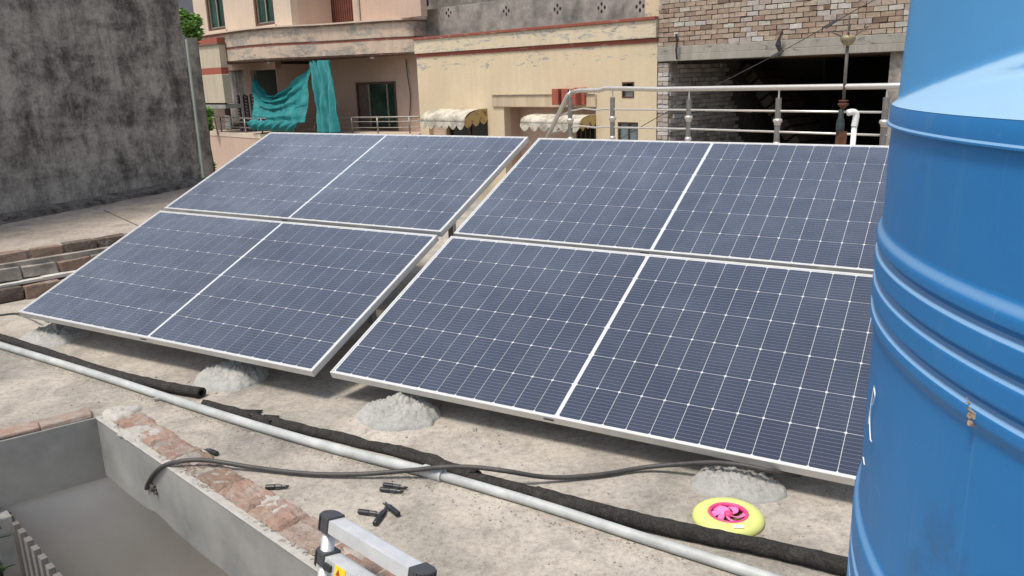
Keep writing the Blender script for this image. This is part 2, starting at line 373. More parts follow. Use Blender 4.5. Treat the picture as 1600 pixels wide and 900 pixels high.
# photovoltaic cells, backsheet, cover glass
def mat_cell():
    t = NT('monocrystalline_cell').set(.45, 0, .4); v = t.coord('Object')
    sx = t.new('ShaderNodeSeparateXYZ'); t.link(v, sx.inputs[0])
    f = t.math('FRACT', t.math('ADD', t.math('MULTIPLY', sx.outputs[1], 1 / .0182), .5))
    d = t.math('ABSOLUTE', t.math('SUBTRACT', f, .5)); ln = t.math('LESS_THAN', d, .045)
    r = t.new('ShaderNodeObjectInfo').outputs['Random']
    col = t.ramp(r, [(0, (.007, .016, .048)), (.5, (.009, .020, .056)), (1, (.013, .023, .058))])
    col = t.mix(ln, col, (.15, .17, .22)); t.base(col); return t.m
M['cell'] = mat_cell()
M['backsheet'] = simple('white_backsheet', (.62, .65, .68), .5, var=.03, bump=0)
def mat_cover():
    t = NT('dusty_glare_cover_glass'); t.n.remove(t.b)
    tr = t.new('ShaderNodeBsdfTransparent'); gl = t.new('ShaderNodeBsdfGlossy'); df = t.new('ShaderNodeBsdfDiffuse')
    v = t.coord('World'); n = t.noise(v, 2.2, 8, .7)
    rg = t.ramp(n, [(.3, .16), (.7, .30)]); t.link(rg, gl.inputs['Roughness']); gl.inputs['Color'].default_value = (.93, .92, .95, 1)
    fr = t.new('ShaderNodeFresnel'); fr.inputs['IOR'].default_value = 1.5
    m1 = t.new('ShaderNodeMixShader'); t.link(fr.outputs[0], m1.inputs[0]); t.link(tr.outputs[0], m1.inputs[1]); t.link(gl.outputs[0], m1.inputs[2])
    df.inputs['Color'].default_value = (.33, .385, .48, 1)
    # dust film with sky glare painted in: bluish, denser at grazing angles
    lw = t.new('ShaderNodeLayerWeight'); lw.inputs['Blend'].default_value = .35
    dn = t.math('MULTIPLY', t.ramp(t.noise(v, 9, 8, .7), [(.3, .75), (.7, 1.25)]), t.ramp(t.noise(v, 1.1, 6, .6, .6), [(.32, .72), (.68, 1.25)]))
    k = t.math('MULTIPLY', t.math('MULTIPLY', t.math('POWER', lw.outputs['Facing'], 1.9), .95), dn)
    spk = t.ramp(t.noise(v, 38, 5, .75), [(.70, 0.0), (.76, .25)])
    rn = t.noise(t.coord('World', (9, 1.2, 1), (0, 0, R(-30))), 1.6, 8, .7); k = t.math('ADD', k, t.ramp(rn, [(.60, 0.0), (.72, .06)])); k = t.math('ADD', k, spk)
    m2 = t.new('ShaderNodeMixShader'); t.link(k, m2.inputs[0]); t.link(m1.outputs[0], m2.inputs[1]); t.link(df.outputs[0], m2.inputs[2])
    t.link(m2.outputs[0], t.out.inputs[0]); return t.m
M['cover'] = mat_cover()
def mat_leaf():
    t = NT('bright_leaf').set(.5, 0, .4); r = t.new('ShaderNodeNewGeometry').outputs['Random Per Island']
    t.base(t.ramp(r, [(0, (.06, .14, .02)), (.5, (.12, .25, .04)), (1, (.22, .36, .08))])); return t.m
M['leaf'] = mat_leaf()

# ------------------------------------------------------------------ large structure: street ground, roofs
MB().quad((-250, -120, -6.6), (250, -120, -6.6), (250, 300, -6.6), (-250, 300, -6.6)).build('street_ground', M['ground'], kind='structure')
A0 = gz(-260, 772); A0 = Vector((-2.166 - .8*2.2, 3.127 - .6*2.2, 0)); A0.z = 0
AA = Vector((-2.166, 3.127, 0)); AB = Vector((-1.861, 3.355, 0)); BB = Vector((-.604, 2.141, 0))
bdir = (BB - AB).normalized(); adir = (AB - AA).normalized(); BC = AB + bdir * 2.15
anorm = Vector((adir.y, -adir.x, 0)); bnorm = Vector((bdir.y, -bdir.x, 0))
if bnorm.x > 0: bnorm = -bnorm
EDGE = Vector((.661, -.75, 0)).normalized(); E0 = Vector((-.355, 9.73, 0))
far_l = E0 - EDGE * 6.0; far_r = E0 + EDGE * 12
Z = lambda v, z: (v.x, v.y, z)
roof_poly = [A0, AA, AB, BC, BC + Vector((-.75, -.72, 0)), Vector((-.6, -3, 0)), Vector((6, -3, 0)), far_r, far_l, Vector((-5.6, 6.0, 0)), Vector((-6.0, 2.6, 0))]
bm = MB(); bm.prism([(p.x, p.y) for p in roof_poly], -.26, 0)
bm.build('roof', M['roof'], kind='structure')
# parapet beams and wall below, seen in the open light well at the near left corner
bm = MB()
def strip(a, b, nrm, t0, t1, z0, z1):
    p = [a + nrm*t0, b + nrm*t0, b + nrm*t1, a + nrm*t1]; bm.prism([(q.x, q.y) for q in p], z0, z1)
strip(A0, AB + adir*.0, anorm, 0, .012, -.285, .004)
ba = bm.build('roof_edge_beam', M['beam'], kind='structure')
bm = MB(); n_ = 24
for i in range(n_):   # beam face of the long edge with a ragged lower edge where the cable enters
    t0, t1 = i / n_, (i + 1) / n_
    def lowz(t):
        d = abs(t - .27); return -.275 - .02 * t + (.035 * max(0, 1 - d / .05)) + .004 * math.sin(40 * t)
    a = AB + bdir * 2.15 * t0; b = AB + bdir * 2.15 * t1
    k = len(bm.v)
    for p, t in ((a, t0), (b, t1)):
        for off, zz in ((0, .003), (.014, .003), (.016, lowz(t)), (0, lowz(t))):
            q = p + bnorm * off; bm.v.append((q.x, q.y, zz))
    bm.f += [(k, k+4, k+5, k+1), (k+1, k+5, k+6, k+2), (k+2, k+6, k+7, k+3)]
bm.build('roof_edge_beam', M['beam'], kind='structure')
bm = MB()
wa = A0 - anorm * .02; wb = AB + adir * 2.6 - anorm * .02
k = 0
bm.prism([(wa.x, wa.y), (wb.x, wb.y), ((wb - anorm*.2).x, (wb - anorm*.2).y), ((wa - anorm*.2).x, (wa - anorm*.2).y)], -4.6, -.262)
bm.build('house_wall', M['lime'], kind='structure')
inb0 = -bnorm
MB().prism([(-7, -2), (-.8, -2), (.8, 1.5), (2.2, 4.2), (-1.5, 5), (-7, 3)], -2.7, -2.6).build('yard_bounce_floor', M['lime'], kind='structure')  # unseen; set high and pale to bounce sunlight onto the well wall

# neighbouring roof, higher by 0.3 m, with its rubble ledge and the tall stained wall
g = Vector((.705, .709, 0)); gn = Vector((.709, -.705, 0)); Q0 = gz(0, 398, .30); Q0.z = 0
W0 = gz(0, 345, .30); W1 = gz(314, 285, .30); W0.z = W1.z = 0
wd = (W1 - W0).normalized(); wn = Vector((wd.y, -wd.x, 0)); WS = W0 - wd * 2.5
p1 = Q0 - g*2.6 - gn*.02; p2 = Q0 + g*3.4 - gn*.02
MB().prism([(p1.x, p1.y), (p2.x, p2.y), (W1.x, W1.y), (WS.x, WS.y)], .0, .30).build('neighbour_roof', M['roof2'], kind='structure')
s0 = gz(165, 330, .30); s1 = gz(216, 353, .30)
MB().tube([Z(s0 + (s0 - s1) * .05, .299), Z(s1 + (s1 - s0) * .4, .299)], .006, 6).build('roof_joint', M['joint'], kind='structure')
wt = thing('boundary_wall', 'tall windowless cement wall blackened by weather, left of the solar panels', 'wall')
MB().prism([(WS.x, WS.y), (W1.x, W1.y), ((W1 - wn*.25).x, (W1 - wn*.25).y), ((WS - wn*.25).x, (WS - wn*.25).y)], -6.5, 4.6).build('wall', M['stain'], wt)
bm = MB(); N = 60
for i in range(N):   # ragged rubble ledge along its foot
    a = WS + wd * ((W1 - WS).length) * i / N; b = WS + wd * ((W1 - WS).length) * (i + 1) / N
    r0 = .16 + .05 * fbm((i * .5, 3, 1), 3); r1 = .16 + .05 * fbm(((i + 1) * .5, 3, 1), 3)
    k = len(bm.v)
    for p, r_ in ((a, r0), (b, r1)):
        for off, zz in ((0, .36), (.05, .355), (r_ * .8, .335), (r_ + .06, .295)):
            q = p + wn * off; bm.v.append((q.x, q.y, zz))
    for c in range(3): bm.f.append((k + c, k + 4 + c, k + 5 + c, k + 1 + c))
bm.build('rubble_ledge', M['roof_curb'], wt)
rb = MB()
for i in range(420):
    t = random.random(); q = WS + wd * (W1 - WS).length * t + wn * random.uniform(.03, .27); s = random.choice((.005, .008, .016)) * random.uniform(.6, 1.3)
    rb.box(-s, s, -s*.8, s*.8, -s*.5, s*.6, Matrix.Translation((q.x, q.y, .335 - (.15 if False else 0) * 0)) @ Matrix.Rotation(random.uniform(0, 6), 4, 'Z'), s * .3)
rb.build('rubble', M['roof_curb'], wt, kind='stuff')

# ------------------------------------------------------------------ low brick parapet between the two roofs (every brick a part)
par = thing('brick_parapet', 'low stepped parapet of old dusty bricks at the left edge of the roof', 'wall')
GX = Matrix(((g.x, -gn.x, 0, Q0.x), (g.y, -gn.y, 0, Q0.y), (0, 0, 1, 0), (0, 0, 0, 1)))   # x along, y into the neighbour side
def rbrick(L_, D_, H_, j, parent, mat_, m, name='brick', seed=0):
    b = MB(); b.box(-L_/2, L_/2, -D_/2, D_/2, 0, H_, None, j); o = b.build(name, mat_, parent, bevel=.006); o.matrix_local = m; return o
for x in [i * .236 - 1.35 for i in range(13)]:      # top course
    rbrick(.222 + random.uniform(-.02, .008), .11, .070, .007, par, M['brick_old'], GX @ Matrix.Translation((x, .045 + random.uniform(-.008, .006), .236)) @ Matrix.Rotation(random.uniform(-.02, .02), 4, 'Z'))
MB().prism([(-3, -.075), (3.2, -.075), (3.2, .2), (-3, .2)], 0, .240, GX).build('mortar_core', M['mortar'], par)
for x in [i * .238 - 1.22 for i in range(13)]:      # rendered middle course
    rbrick(.225, .1, .085 + random.uniform(-.01, .006), .010, par, M['brick_old'] if random.random() < .35 else M['mortar'], GX @ Matrix.Translation((x, -.075, .128)))
MB().prism([(-3, -.17), (3.2, -.17), (3.2, -.06), (-3, -.06)], 0, .098, GX).build('mortar_core', M['joint'], par)
b = MB(); N = 40
for i in range(N):
    x0 = -2.6 + i * .14; h0 = .112 + .004 * math.sin(i * 1.3); b.box(x0, x0 + .139, -.185 - .006 * math.sin(i), -.08, .10, h0 + .008, GX)
b.build('white_mortar_strip', simple('white_mortar', (.56, .54, .49), .9, var=.2, scale=9, bump=.4), par)
for i, x in enumerate([k * .245 - 1.05 for k in range(10)]):
    rbrick(.232, .12, .092, .011, par, M['brick_old'] if i % 3 else M['brick_red'], GX @ Matrix.Translation((x, -.205 + random.uniform(-.02, .02), 0)) @ Matrix.Rotation(random.uniform(-.07, .07), 4, 'Z'))

# ------------------------------------------------------------------ street facades
def wall_holes(b, s0, s1, h0, h1, y0, y1, holes):
    xs = sorted({s0, s1, *[v for h in holes for v in h[:2] if s0 < v < s1]}); zs = sorted({h0, h1, *[v for h in holes for v in h[2:] if h0 < v < h1]})
    for i in range(len(xs) - 1):
        for k in range(len(zs) - 1):
            cx = (xs[i] + xs[i+1]) / 2; cz = (zs[k] + zs[k+1]) / 2
            if any(h[0] < cx < h[1] and h[2] < cz < h[3] for h in holes): continue
            b.box(xs[i], xs[i+1], y0, y1, zs[k], zs[k+1])
    return b
def T4(s, y, z): return Matrix.Translation((s, y, z))

# --- unfinished brick house on the right
bh = thing('brick_house', 'unfinished bare brick house with a deep dark opening, right of the cream house', 'house', FO, FROT)
HB = 1.92; HO = 1.645; S_L = .26; S_R = 4.46
wall_holes(MB(), .0, 9.0, -6.4, 3.6, .09, .30, [(S_L, S_R, -.9, HO)]).build('wall_core', M['mortar'], bh)
brick_me = [MB().box(-.112, .112, -.055, .06, 0, .076, None, .0045).mesh('brick', M['brick']) for _ in range(8)]
brick_wm = [MB().box(-.112, .112, -.055, .06, 0, .078, None, .006).mesh('brick', M['brick_white']) for _ in range(4)]
half_me = [MB().box(-.055, .055, -.055, .06, 0, .077, None, .0045).mesh('brick', M['brick']) for _ in range(3)]
half_wm = [MB().box(-.055, .055, -.055, .06, 0, .077, None, .005).mesh('brick', M['brick_white']) for _ in range(3)]
cnt = 0
for row in range(12):
    z = HB + .012 + row * .0885; x = .0 + (.0 if row % 2 else -.12)
    while x < 5.2:
        xc = x + .118; L_ = 1
        if xc - .112 < -.02:
            o = inst('brick', random.choice(half_wm if random.random() < .3 else half_me), bh, (.057, .055, z), (0, 0, 0)); cnt += 1; x += .24; continue
        pool = brick_wm if (noise.noise(Vector((xc * 1.3, z * 3, 4))) > .30 or random.random() < .06) else brick_me
        if random.random() < .08:
            inst('brick', random.choice(half_me), bh, (xc - .06, .055 + random.uniform(-.006, .006), z)); inst('brick', random.choice(half_me), bh, (xc + .06, .055, z)); cnt += 2
        else:
            inst('brick', random.choice(pool), bh, (xc, .055 + random.uniform(-.008, .008), z + random.uniform(-.003, .003)), (random.uniform(-.012, .012), random.uniform(-.01, .01), 0)); cnt += 1
        x += .238
        if z > 2.84 - .10 * x: break
for row in range(24):     # whitewashed pier at the left of the opening
    z = HO - .02 - (row + 1) * .0885
    if z < -1.0 or cnt > 292: break
    if row % 2: inst('brick', random.choice(brick_wm), bh, (.135, .05 + random.uniform(-.01, .01), z), (0, 0, 0), (1.12, 1, 1)); cnt += 1
    else:
        inst('brick', random.choice(half_wm), bh, (.065, .05, z)); inst('brick', random.choice(half_wm), bh, (.195, .045, z), (0, 0, 0), (1.1, 1, 1)); cnt += 2
MB().box(-.0, 6.2, -.03, .10, HO + .13, HB + .004, None, 0).build('lintel', M['beamc'], bh, bevel=.008)
MB().box(-.0, 6.2, -.045, .10, HO, HO + .128).build('lintel', M['beamc'], bh, bevel=.008)
# interior
MB().box(S_L, 8.5, .3, 7.0, HO + .05, HO + .2).build('ceiling', M['ceil'], bh)
b = MB()
for i in range(26): b.box(S_L, 8.5, .35 + i * .25, .35 + i * .25 + .19, HO + .015, HO + .05)
b.build('ceiling_board', M['ceil'], bh, kind='stuff')
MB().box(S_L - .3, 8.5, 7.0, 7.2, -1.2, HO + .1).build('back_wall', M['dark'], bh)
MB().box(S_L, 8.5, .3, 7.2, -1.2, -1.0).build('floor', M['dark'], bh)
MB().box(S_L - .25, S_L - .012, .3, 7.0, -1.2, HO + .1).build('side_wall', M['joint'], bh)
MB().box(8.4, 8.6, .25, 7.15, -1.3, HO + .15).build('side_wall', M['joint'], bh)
b = MB()
for row in range(31):
    x = .05 + (.12 if row % 2 else 0)
    while x < 3.3 - row * .04:
        b.box(S_L - .016, S_L + random.uniform(-.004, .035), x, x + random.uniform(.19, .226), -1.15 + row * .0885, -1.15 + row * .0885 + .077, None, .004); x += .238
b.build('side_wall_bricks', M['brick_in'], bh, kind='stuff')
MB().box(S_R - .02, S_R + .12, .31, .6, -.9, HO).build('door_post', M['beamc'], bh)
ray_b = MB()   # slanting stair flight seen in the dark
for i in range(14): ray_b.box(-.08, .08, 2.6, 3.9, -.13, .13, T4(.5 + i * .13, 0, 1.45 - i * .17) @ Matrix.Rotation(R(52), 4, 'Y'))
ray_b.build('inner_stair', simple('dark_brown_steps', (.075, .052, .038), .9, var=.5), bh)
pl = fs(1150, 172, -.9); MB().box(-.35, .35, -.05, .05, -.012, .012, T4(pl.x, pl.y, pl.z) @ Matrix.Rotation(.12, 4, 'Y')).build('loose_plank', M['bark'], bh)

# --- cream house
yh = thing('cream_house', 'cream painted house with peeling parapet band and two scalloped awnings', 'house', FO, FROT)
HT = 2.50; HBd = 2.11; HR = 2.05; YS0 = -7.62; YS1 = -.02
def SS(px, py=150, off=0): return fs(px, py, off).x
holes = [(SS(697, 190), SS(762, 190), -.75, .70), (SS(670, 195), SS(697, 195) - .06, -.9, .52), (SS(788, 190), SS(931, 190), -1.4, .75),
         (SS(972, 140), SS(991, 140), fs(981, 153).z, fs(981, 128).z), (SS(965, 200), SS(997, 200), -.45, fs(981, 191).z)]
wall_holes(MB(), YS0, YS1, -6.4, HR, 0, .22, holes).build('wall', M['yellow'], yh)
pk = fs(786, 148); pk2 = SS(931, 150)
MB().box(pk.x - .35, pk2 + .02, -.035, -.002, .762, 1.03).build('lintel_band', M['yellow_dirty'], yh, bevel=.006)
MB().box(pk.x - .33, pk2, -.06, -.03, 1.03, 1.045).build('drip_edge', M['mortar'], yh)
MB().box(YS0 - .0, YS1, -.06, .15, HBd, HT - .05).build('parapet_band', M['yellow_peel'], yh, bevel=.004)
MB().box(YS0 - .0, YS1, -.095, .18, HT - .05, HT + .012).build('coping', M['redpaint'], yh, bevel=.006)
MB().box(YS0, YS1, -.018, .15, HR - .03, HBd - .002).build('red_band', M['redpaint'], yh)
# recess backs, window glass
for (s0, s1, z0, z1), dp, mt in zip(holes, (.20, .14, .55, .16, .16), ('dark', 'pink', 'pink', 'dark', 'dark')):
    MB().box(s0 - .1, s1 + .1, dp, dp + .1 + (.3 if dp > .5 else 0), z0 - .1, z1 + .1).build('recess_back', M[mt], yh)
    if dp > .5:
        MB().box(s0 - .25, s0, .22, dp, z0, z1 + .1).build('recess_side', M['pink'], yh); MB().box(s0 - .1, s1 + .1, .22, dp, z1, z1 + .12).build('recess_top', M['pink'], yh)
        MB().box(s1, s1 + .1, .22, dp, z0, z1 + .1).build('recess_side', M['pink'], yh)
b0 = holes[0]
wf = MB(); wf.box(b0[0], b0[0] + .05, .10, .16, b0[2], b0[3]); wf.box(b0[1] - .05, b0[1], .10, .16, b0[2], b0[3]); wf.box((b0[0]+b0[1])/2 - .03, (b0[0]+b0[1])/2 + .03, .10, .16, b0[2], b0[3])
w_ = wf.build('window', M['winframe'], yh); MB().box(b0[0] + .05, b0[1] - .05, .13, .14, b0[2], b0[3]).build('pane', simple('black_glass', (.012, .012, .013), .15, bump=0), w_)
s0, s1 = SS(880, 195), SS(931, 195)
wf = MB().box(s0, s1, .45, .53, -1.4, .42).build('window', M['dark'], yh)
for i in range(7): MB().box(s0 + .05 + i * (s1 - s0 - .1) / 6.4, s0 + .07 + i * (s1 - s0 - .1) / 6.4, .40, .43, -1.4, .40).build('bar', M['winframe'], wf)
h4 = holes[3]; wf = MB(); e = .028
for q in ((h4[0], h4[0] + e, h4[2], h4[3]), (h4[1] - e, h4[1], h4[2], h4[3]), (h4[0] + e, h4[1] - e, h4[2], h4[2] + e), (h4[0] + e, h4[1] - e, h4[3] - e, h4[3]), (h4[0] + e, h4[1] - e, (h4[2]+h4[3])/2 - .01, (h4[2]+h4[3])/2 + .01)): wf.box(q[0], q[1], -.008, .06, q[2], q[3])
wf = wf.build('window', M['winframe'], yh); MB().box(h4[0] + e, h4[1] - e, .05, .06, h4[2] + e, (h4[2]+h4[3])/2 - .01).build('pane', M['drape'], wf)
h5 = holes[4]; wf = MB(); e = .03
for q in ((h5[0], h5[0] + e, h5[2], h5[3]), (h5[1] - e, h5[1], h5[2], h5[3]), (h5[0] + e, h5[1] - e, h5[3] - e, h5[3]), ((h5[0]+h5[1])/2 - .01, (h5[0]+h5[1])/2 + .01, h5[2], h5[3] - e)): wf.box(q[0], q[1], .02, .08, q[2], q[3])
wf = wf.build('window', M['winframe'], yh); MB().box(h5[0] + e, h5[1] - e, .06, .07, h5[2], h5[3] - e).build('pane', simple('blue_grey_glass', (.13, .17, .18), .2, var=.4, scale=3), wf)
# red fins
for px0, px1, dz in ((862, 872, 0), (877, 887, .0), (890, 899, .0)):
    a = fs(px0, 150, .28); c = fs(px1, 150, .28); MB().box(a.x, c.x, -.28, -.002, fs(px0, 164, .28).z, fs(px0, 139, .28).z).build('red_fin', M['redplain'], yh, bevel=.006)
a = fs(890, 150, .28)
MB().box(fs(897, 150, .1).x, fs(913, 150, .1).x, -.10, -.002, fs(905, 164, .1).z, fs(905, 137, .1).z).build('red_fin', M['redplain'], yh, bevel=.006)
# awnings
def awning(px_fl, px_fr, s_wall_r, ytop, ybot, y0, parent):
    # depth so that the front right corner falls on its pixel
    d = .3
    for k in range(60):
        if fs(px_fr, ybot, d).x > s_wall_r: break
        d += .02
    d -= .01
    sl = fs(px_fl, ybot, d).x; sr = s_wall_r; zt = ytop; zb = fs(px_fr, ybot, d).z
    prof = [(0, zt)] + [(-(d - .0) * math.sin(a * math.pi / 2 / 6) ** .8, zb + (zt - zb) * math.cos(a * math.pi / 2 / 6) ** .75) for a in range(1, 7)]
    b = MB(); n = 14
    for i in range(n + 1):
        s = sl + (sr - sl) * i / n
        for (y, z) in prof: b.v.append((s, y0 + y, z + .008 * math.sin(i * 1.9)))
    m_ = len(prof)
    for i in range(n):
        for k in range(m_ - 1): q = i * m_ + k; b.f.append((q, q + m_, q + m_ + 1, q + 1))
    aw = b.build('awning', M['awn'], parent, smooth=True, solid=.012)
    b = MB(); n = 48; vd = .17   # scalloped valance
    for i in range(n + 1):
        s = sl + (sr - sl) * i / n; ph = (i / n * 6) % 1; dz = vd * (.35 + .65 * math.sin(math.pi * ph))
        b.v += [(s, y0 - d - .004, zb + .01), (s, y0 - d - .012, zb - dz)]
    for i in range(n): q = i * 2; b.f.append((q, q + 2, q + 3, q + 1))
    b.build('valance', M['awn'], aw, solid=.006)
    b = MB(); n = 24     # side cheek with its scallops, facing the camera
    for i in range(n + 1):
        t = i / n; y = -d * (1 - t); zt_ = zb + (zt - zb) * (max(0, 1 - (abs(y) / d) ** 2.2)) ** .5
        ph = (t * 3) % 1; dz = vd * (.3 + .6 * math.sin(math.pi * ph)); b.v += [(sr + .002, y0 + y, zt_), (sr + .002, y0 + y, zb - dz + .1 * t)]
    for i in range(n): q = i * 2; b.f.append((q, q + 2, q + 3, q + 1))
    b.build('cheek', M['awns'], aw, solid=.006)
    return aw
awning(657, 726, SS(762, 190), .71, 192, 0, yh).location = (0, 0, 0)
awning(813, 906, SS(931, 190) + .0, .60, 195, .0, yh)
# grey raw parapet on its roof, with flowers of dark discs that paint the shade of holes
b = MB(); b.box(-7.55, -.55, .35, .47, HT - .05, 3.22); b.build('raw_parapet', M['cement_par'], yh, bevel=.01)
MB().box(-.545, YS1, .30, .45, HT, 3.4).build('corner_pier', M['yellow'], yh)
vm = MB().lathe([(.030, -.004), (.030, .004)], n=10).mesh('dark_vent_disc', M['dark'])
for px, py in ((701, 20), (791, 17), (871, 14), (940, 12), (1000, 10)):
    c = fs(px, py, -.35)
    for dx, dz in ((-.085, .0), (0, .075), (0, -.075), (.085, .0)):
        inst('dark_vent_disc', vm, yh, (c.x + dx, .352, c.z + dz), (R(90), 0, 0), (1, 1.35, 1))
MB().box(-13, 0.5, 2.4, 2.6, HT, 5.2).build('rear_wall', M['cement_par'], yh)
MB().box(-7.62, 0, .22, 6, HT - .3, HT - .12).build('flat_roof', M['roof2'], yh)
q = fs(560, 30)
bc = fs(663, 3, -.9); MB().grid(lambda u, v: (bc.x - .75 + .9 * u, .9 + .05 * math.sin(9 * u) , bc.z + .5 - .62 * v + .02 * math.sin(14 * u)), 12, 5).build('hanging_cloth', M['cloth_far'], None, smooth=True, solid=.01)
hc = bpy.data.objects['hanging_cloth']; hc.location = FO; hc.rotation_euler = (0, 0, FROT); tag(hc, 'dark blue cloth hanging behind the raw grey parapet at the top edge', 'cloth')

# --- peach house on the left with curved balcony fascia
ph = thing('peach_house', 'peach painted house with curved balcony fascia and green glass windows', 'house', FO, FROT)
H1, H2, H3 = 2.99, 2.55, 2.145
plan = [(fs(307, 70, 2.0).x, 2.0), (-14.3, 2.05), (-13.0, 2.1), (-12.2, 2.05), (-11.55, 1.9), (-11.0, 1.62), (-10.5, 1.28), (-10.0, 1.02), (-9.3, .78), (-8.4, .45), (-7.64, .03)]
plan = [tuple(p)[:2] for p in spline([(a, b, 0) for a, b in plan], 4)]
def ribbon(name, mat_, z0, z1, out, back, ylim=.8):
    b = MB(); n = len(plan)
    for (s, o) in plan:
        b.v += [(s, -(o + out), z0), (s, -(o + out), z1), (s, ylim, z1), (s, ylim, z0)]
    for i in range(n - 1):
        q = i * 4
        for k in range(4): b.f.append((q + k, q + 4 + k, q + 4 + (k + 1) % 4, q + (k + 1) % 4))
    e_ = (n - 1) * 4; b.f += [(0, 1, 2, 3), (e_ + 3, e_ + 2, e_ + 1, e_)]
    return b.build(name, mat_, ph)
ribbon('upper_fascia', M['pink_peel'], H2 + .012, H1 - .06, 0, 0)
ribbon('fascia_moulding', M['brownline'], H1 - .058, H1 - .02, .05, 0, .75)
ribbon('fascia_moulding', M['pink_light'], H1 - .018, H1 + .02, .09, 0, .7)
ribbon('dark_groove', M['joint'], H2 - .004, H2 + .010, .02, 0, .75)
ribbon('red_line', M['redpaint'], H2 - .055, H2 - .006, .006, 0, .72)
ribbon('lower_fascia', M['pink_peel'], H3 + .02, H2 - .057, 0, 0, .78)
ribbon('soffit_edge', M['brownline'], H3 - .02, H3 + .018, -.03, 0, .76)
# upper storey
UL, UR = 1.55, .25
w1 = [fs(320, 0, UL).x, fs(351, 30, UL).x, fs(336, 48, UL).z, 6.0]; w2 = [fs(395, 0, UL).x, fs(429, 30, UL).x, fs(415, 40, UL).z, 6.0]
eL = fs(303, 20, UL).x; eM = fs(455, 20, UL).x
wall_holes(MB(), eL, eM, H1 + .02, 6.2, -UL, -UL + .22, [tuple(w1), tuple(w2)]).build('upper_wall', M['pink_light'], ph)
MB().box(eM - .02, eM, -UL + .22, -UR, H1 + .02, 6.2).build('upper_wall_return', M['pink'], ph)
for W_ in (w1, w2):
    f = MB(); s0, s1, z0, z1 = W_; e = .075
    for q in ((s0, s0 + e, z0, z1), (s1 - e, s1, z0, z1), (s0 + e, s1 - e, z0, z0 + e)): f.box(q[0], q[1], -UL + .03, -UL + .13, q[2], q[3])
    f = f.build('window', M['winframe'], ph)
    m_ = (s0 + s1) / 2
    for q in ((s0 + e, s0 + e + .03, z0 + e, z1), (m_ - .02, m_ + .02, z0 + e, z1), (s0 + e + .03, s1 - e, z0 + e, z0 + e + .03)): MB().box(q[0], q[1], -UL + .07, -UL + .10, q[2], q[3]).build('sash', M['winalu'], f)
    MB().box(s0 + e, m_ - .02, -UL + .10, -UL + .11, z0 + e, z1).build('pane', M['gglass'], f); MB().box(m_ + .02, s1 - e, -UL + .12, -UL + .13, z0 + e, z1).build('pane', M['gglass'], f)
    MB().box(s0 - .08, s1 + .08, -UL - .05, -UL - .002, z0 - .07, z0).build('window_sill', M['pink_light'], ph)
    MB().box(s0, s1, -UL + .21, -UL + .25, z0, z1).build('window_back', M['dark'], ph)
sh0, sh1, shz = fs(500, 10, UR).x, fs(551, 10, UR).x, fs(528, 36, UR).z
eR = fs(657, 5, UR).x
wall_holes(MB(), eM, eR, H1 + .02, 6.2, -UR, -UR + .2, [(sh0, sh1, shz, 6.0)]).build('upper_wall', M['pink'], ph)
st = MB().box(sh0, sh1, -UR + .14, -UR + .19, shz, 6).build('shutter', M['shutter'], ph)
sm = MB().box(-.03, .03, -.012, .012, 0, 3).mesh('slat', M['shutter']); ns = 15
for i in range(ns): inst('slat', sm, st, (sh0 + .05 + (sh1 - sh0 - .1) * i / (ns - 1), -UR + .13, shz))
pp = fs(559, 15, UR + .06); MB().tube([(pp.x, pp.y, H1 + .02), (pp.x, pp.y, 6)], .045, 10).build('drain_pipe', M['white'], ph, smooth=True)
MB().box(eM, sh0, -UR - .02, -UR, H1 + .02, H1 + .1).build('skirting', M['pink_light'], ph)
# balcony back walls under the fascia
bw3 = -.45
a = fs(556, 129, bw3); c = fs(618, 129, bw3)
W3 = (a.x, c.x, fs(590, 203, bw3).z, a.z)
cx0 = fs(487, 150, bw3).x
wall_holes(MB(), cx0, -7.3, -3, H3, -bw3, -bw3 + .2, [W3]).build('balcony_wall', M['pink'], ph)
f = MB(); s0, s1, z0, z1 = W3; e = .06
for q in ((s0, s0 + e, z0, z1), (s1 - e, s1, z0, z1), (s0 + e, s1 - e, z0, z0 + e), (s0 + e, s1 - e, z1 - e, z1)): f.box(q[0], q[1], -bw3 - .02, -bw3 + .08, q[2], q[3])
f = f.build('window', M['winframe'], ph)
t3 = s0 + (s1 - s0) * .30; t4 = s0 + (s1 - s0) * .76
MB().box(s0 + e, t3, -bw3 + .03, -bw3 + .05, z0 + e, z1 - e).build('insect_screen', simple('grey_brown_mesh', (.16, .12, .10), .8), f)
MB().box(t3, s1 - e, -bw3 + .06, -bw3 + .07, z0 + e, z1 - e).build('pane', M['gglass'], f)
for t in (t3, t4): MB().box(t - .02, t + .02, -bw3 + .02, -bw3 + .058, z0 + e, z1 - e).build('sash', M['winalu'], f)
MB().box(s0, s1, -bw3 + .19, -bw3 + .22, z0, z1).build('window_back', M['dark'], ph)
# left part of the balcony: wall with the big dark opening, pillar, curtain bay
bl = .9
o0, o1 = fs(394, 140, bl).x, fs(462, 140, bl).x; oz = fs(430, 108, bl).z
wall_holes(MB(), fs(352, 140, bl).x, cx0 + .3, -3, H3, -bl, -bl + .2, [(o0, o1, -.8, oz), (fs(352, 140, bl).x + .001, fs(383, 140, bl).x, -.8, fs(365, 110, bl).z)]).build('balcony_wall', M['pink'], ph)
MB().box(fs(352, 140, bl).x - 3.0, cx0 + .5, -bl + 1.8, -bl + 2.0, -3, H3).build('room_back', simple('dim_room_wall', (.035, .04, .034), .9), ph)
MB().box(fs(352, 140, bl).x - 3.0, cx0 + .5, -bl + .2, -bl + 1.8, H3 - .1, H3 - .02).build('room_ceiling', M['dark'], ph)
MB().box(fs(352, 140, bl).x - 3.0, fs(352, 140, bl).x - 2.8, -bl + .1, -bl + 1.8, -3, H3).build('room_side', M['dark'], ph)
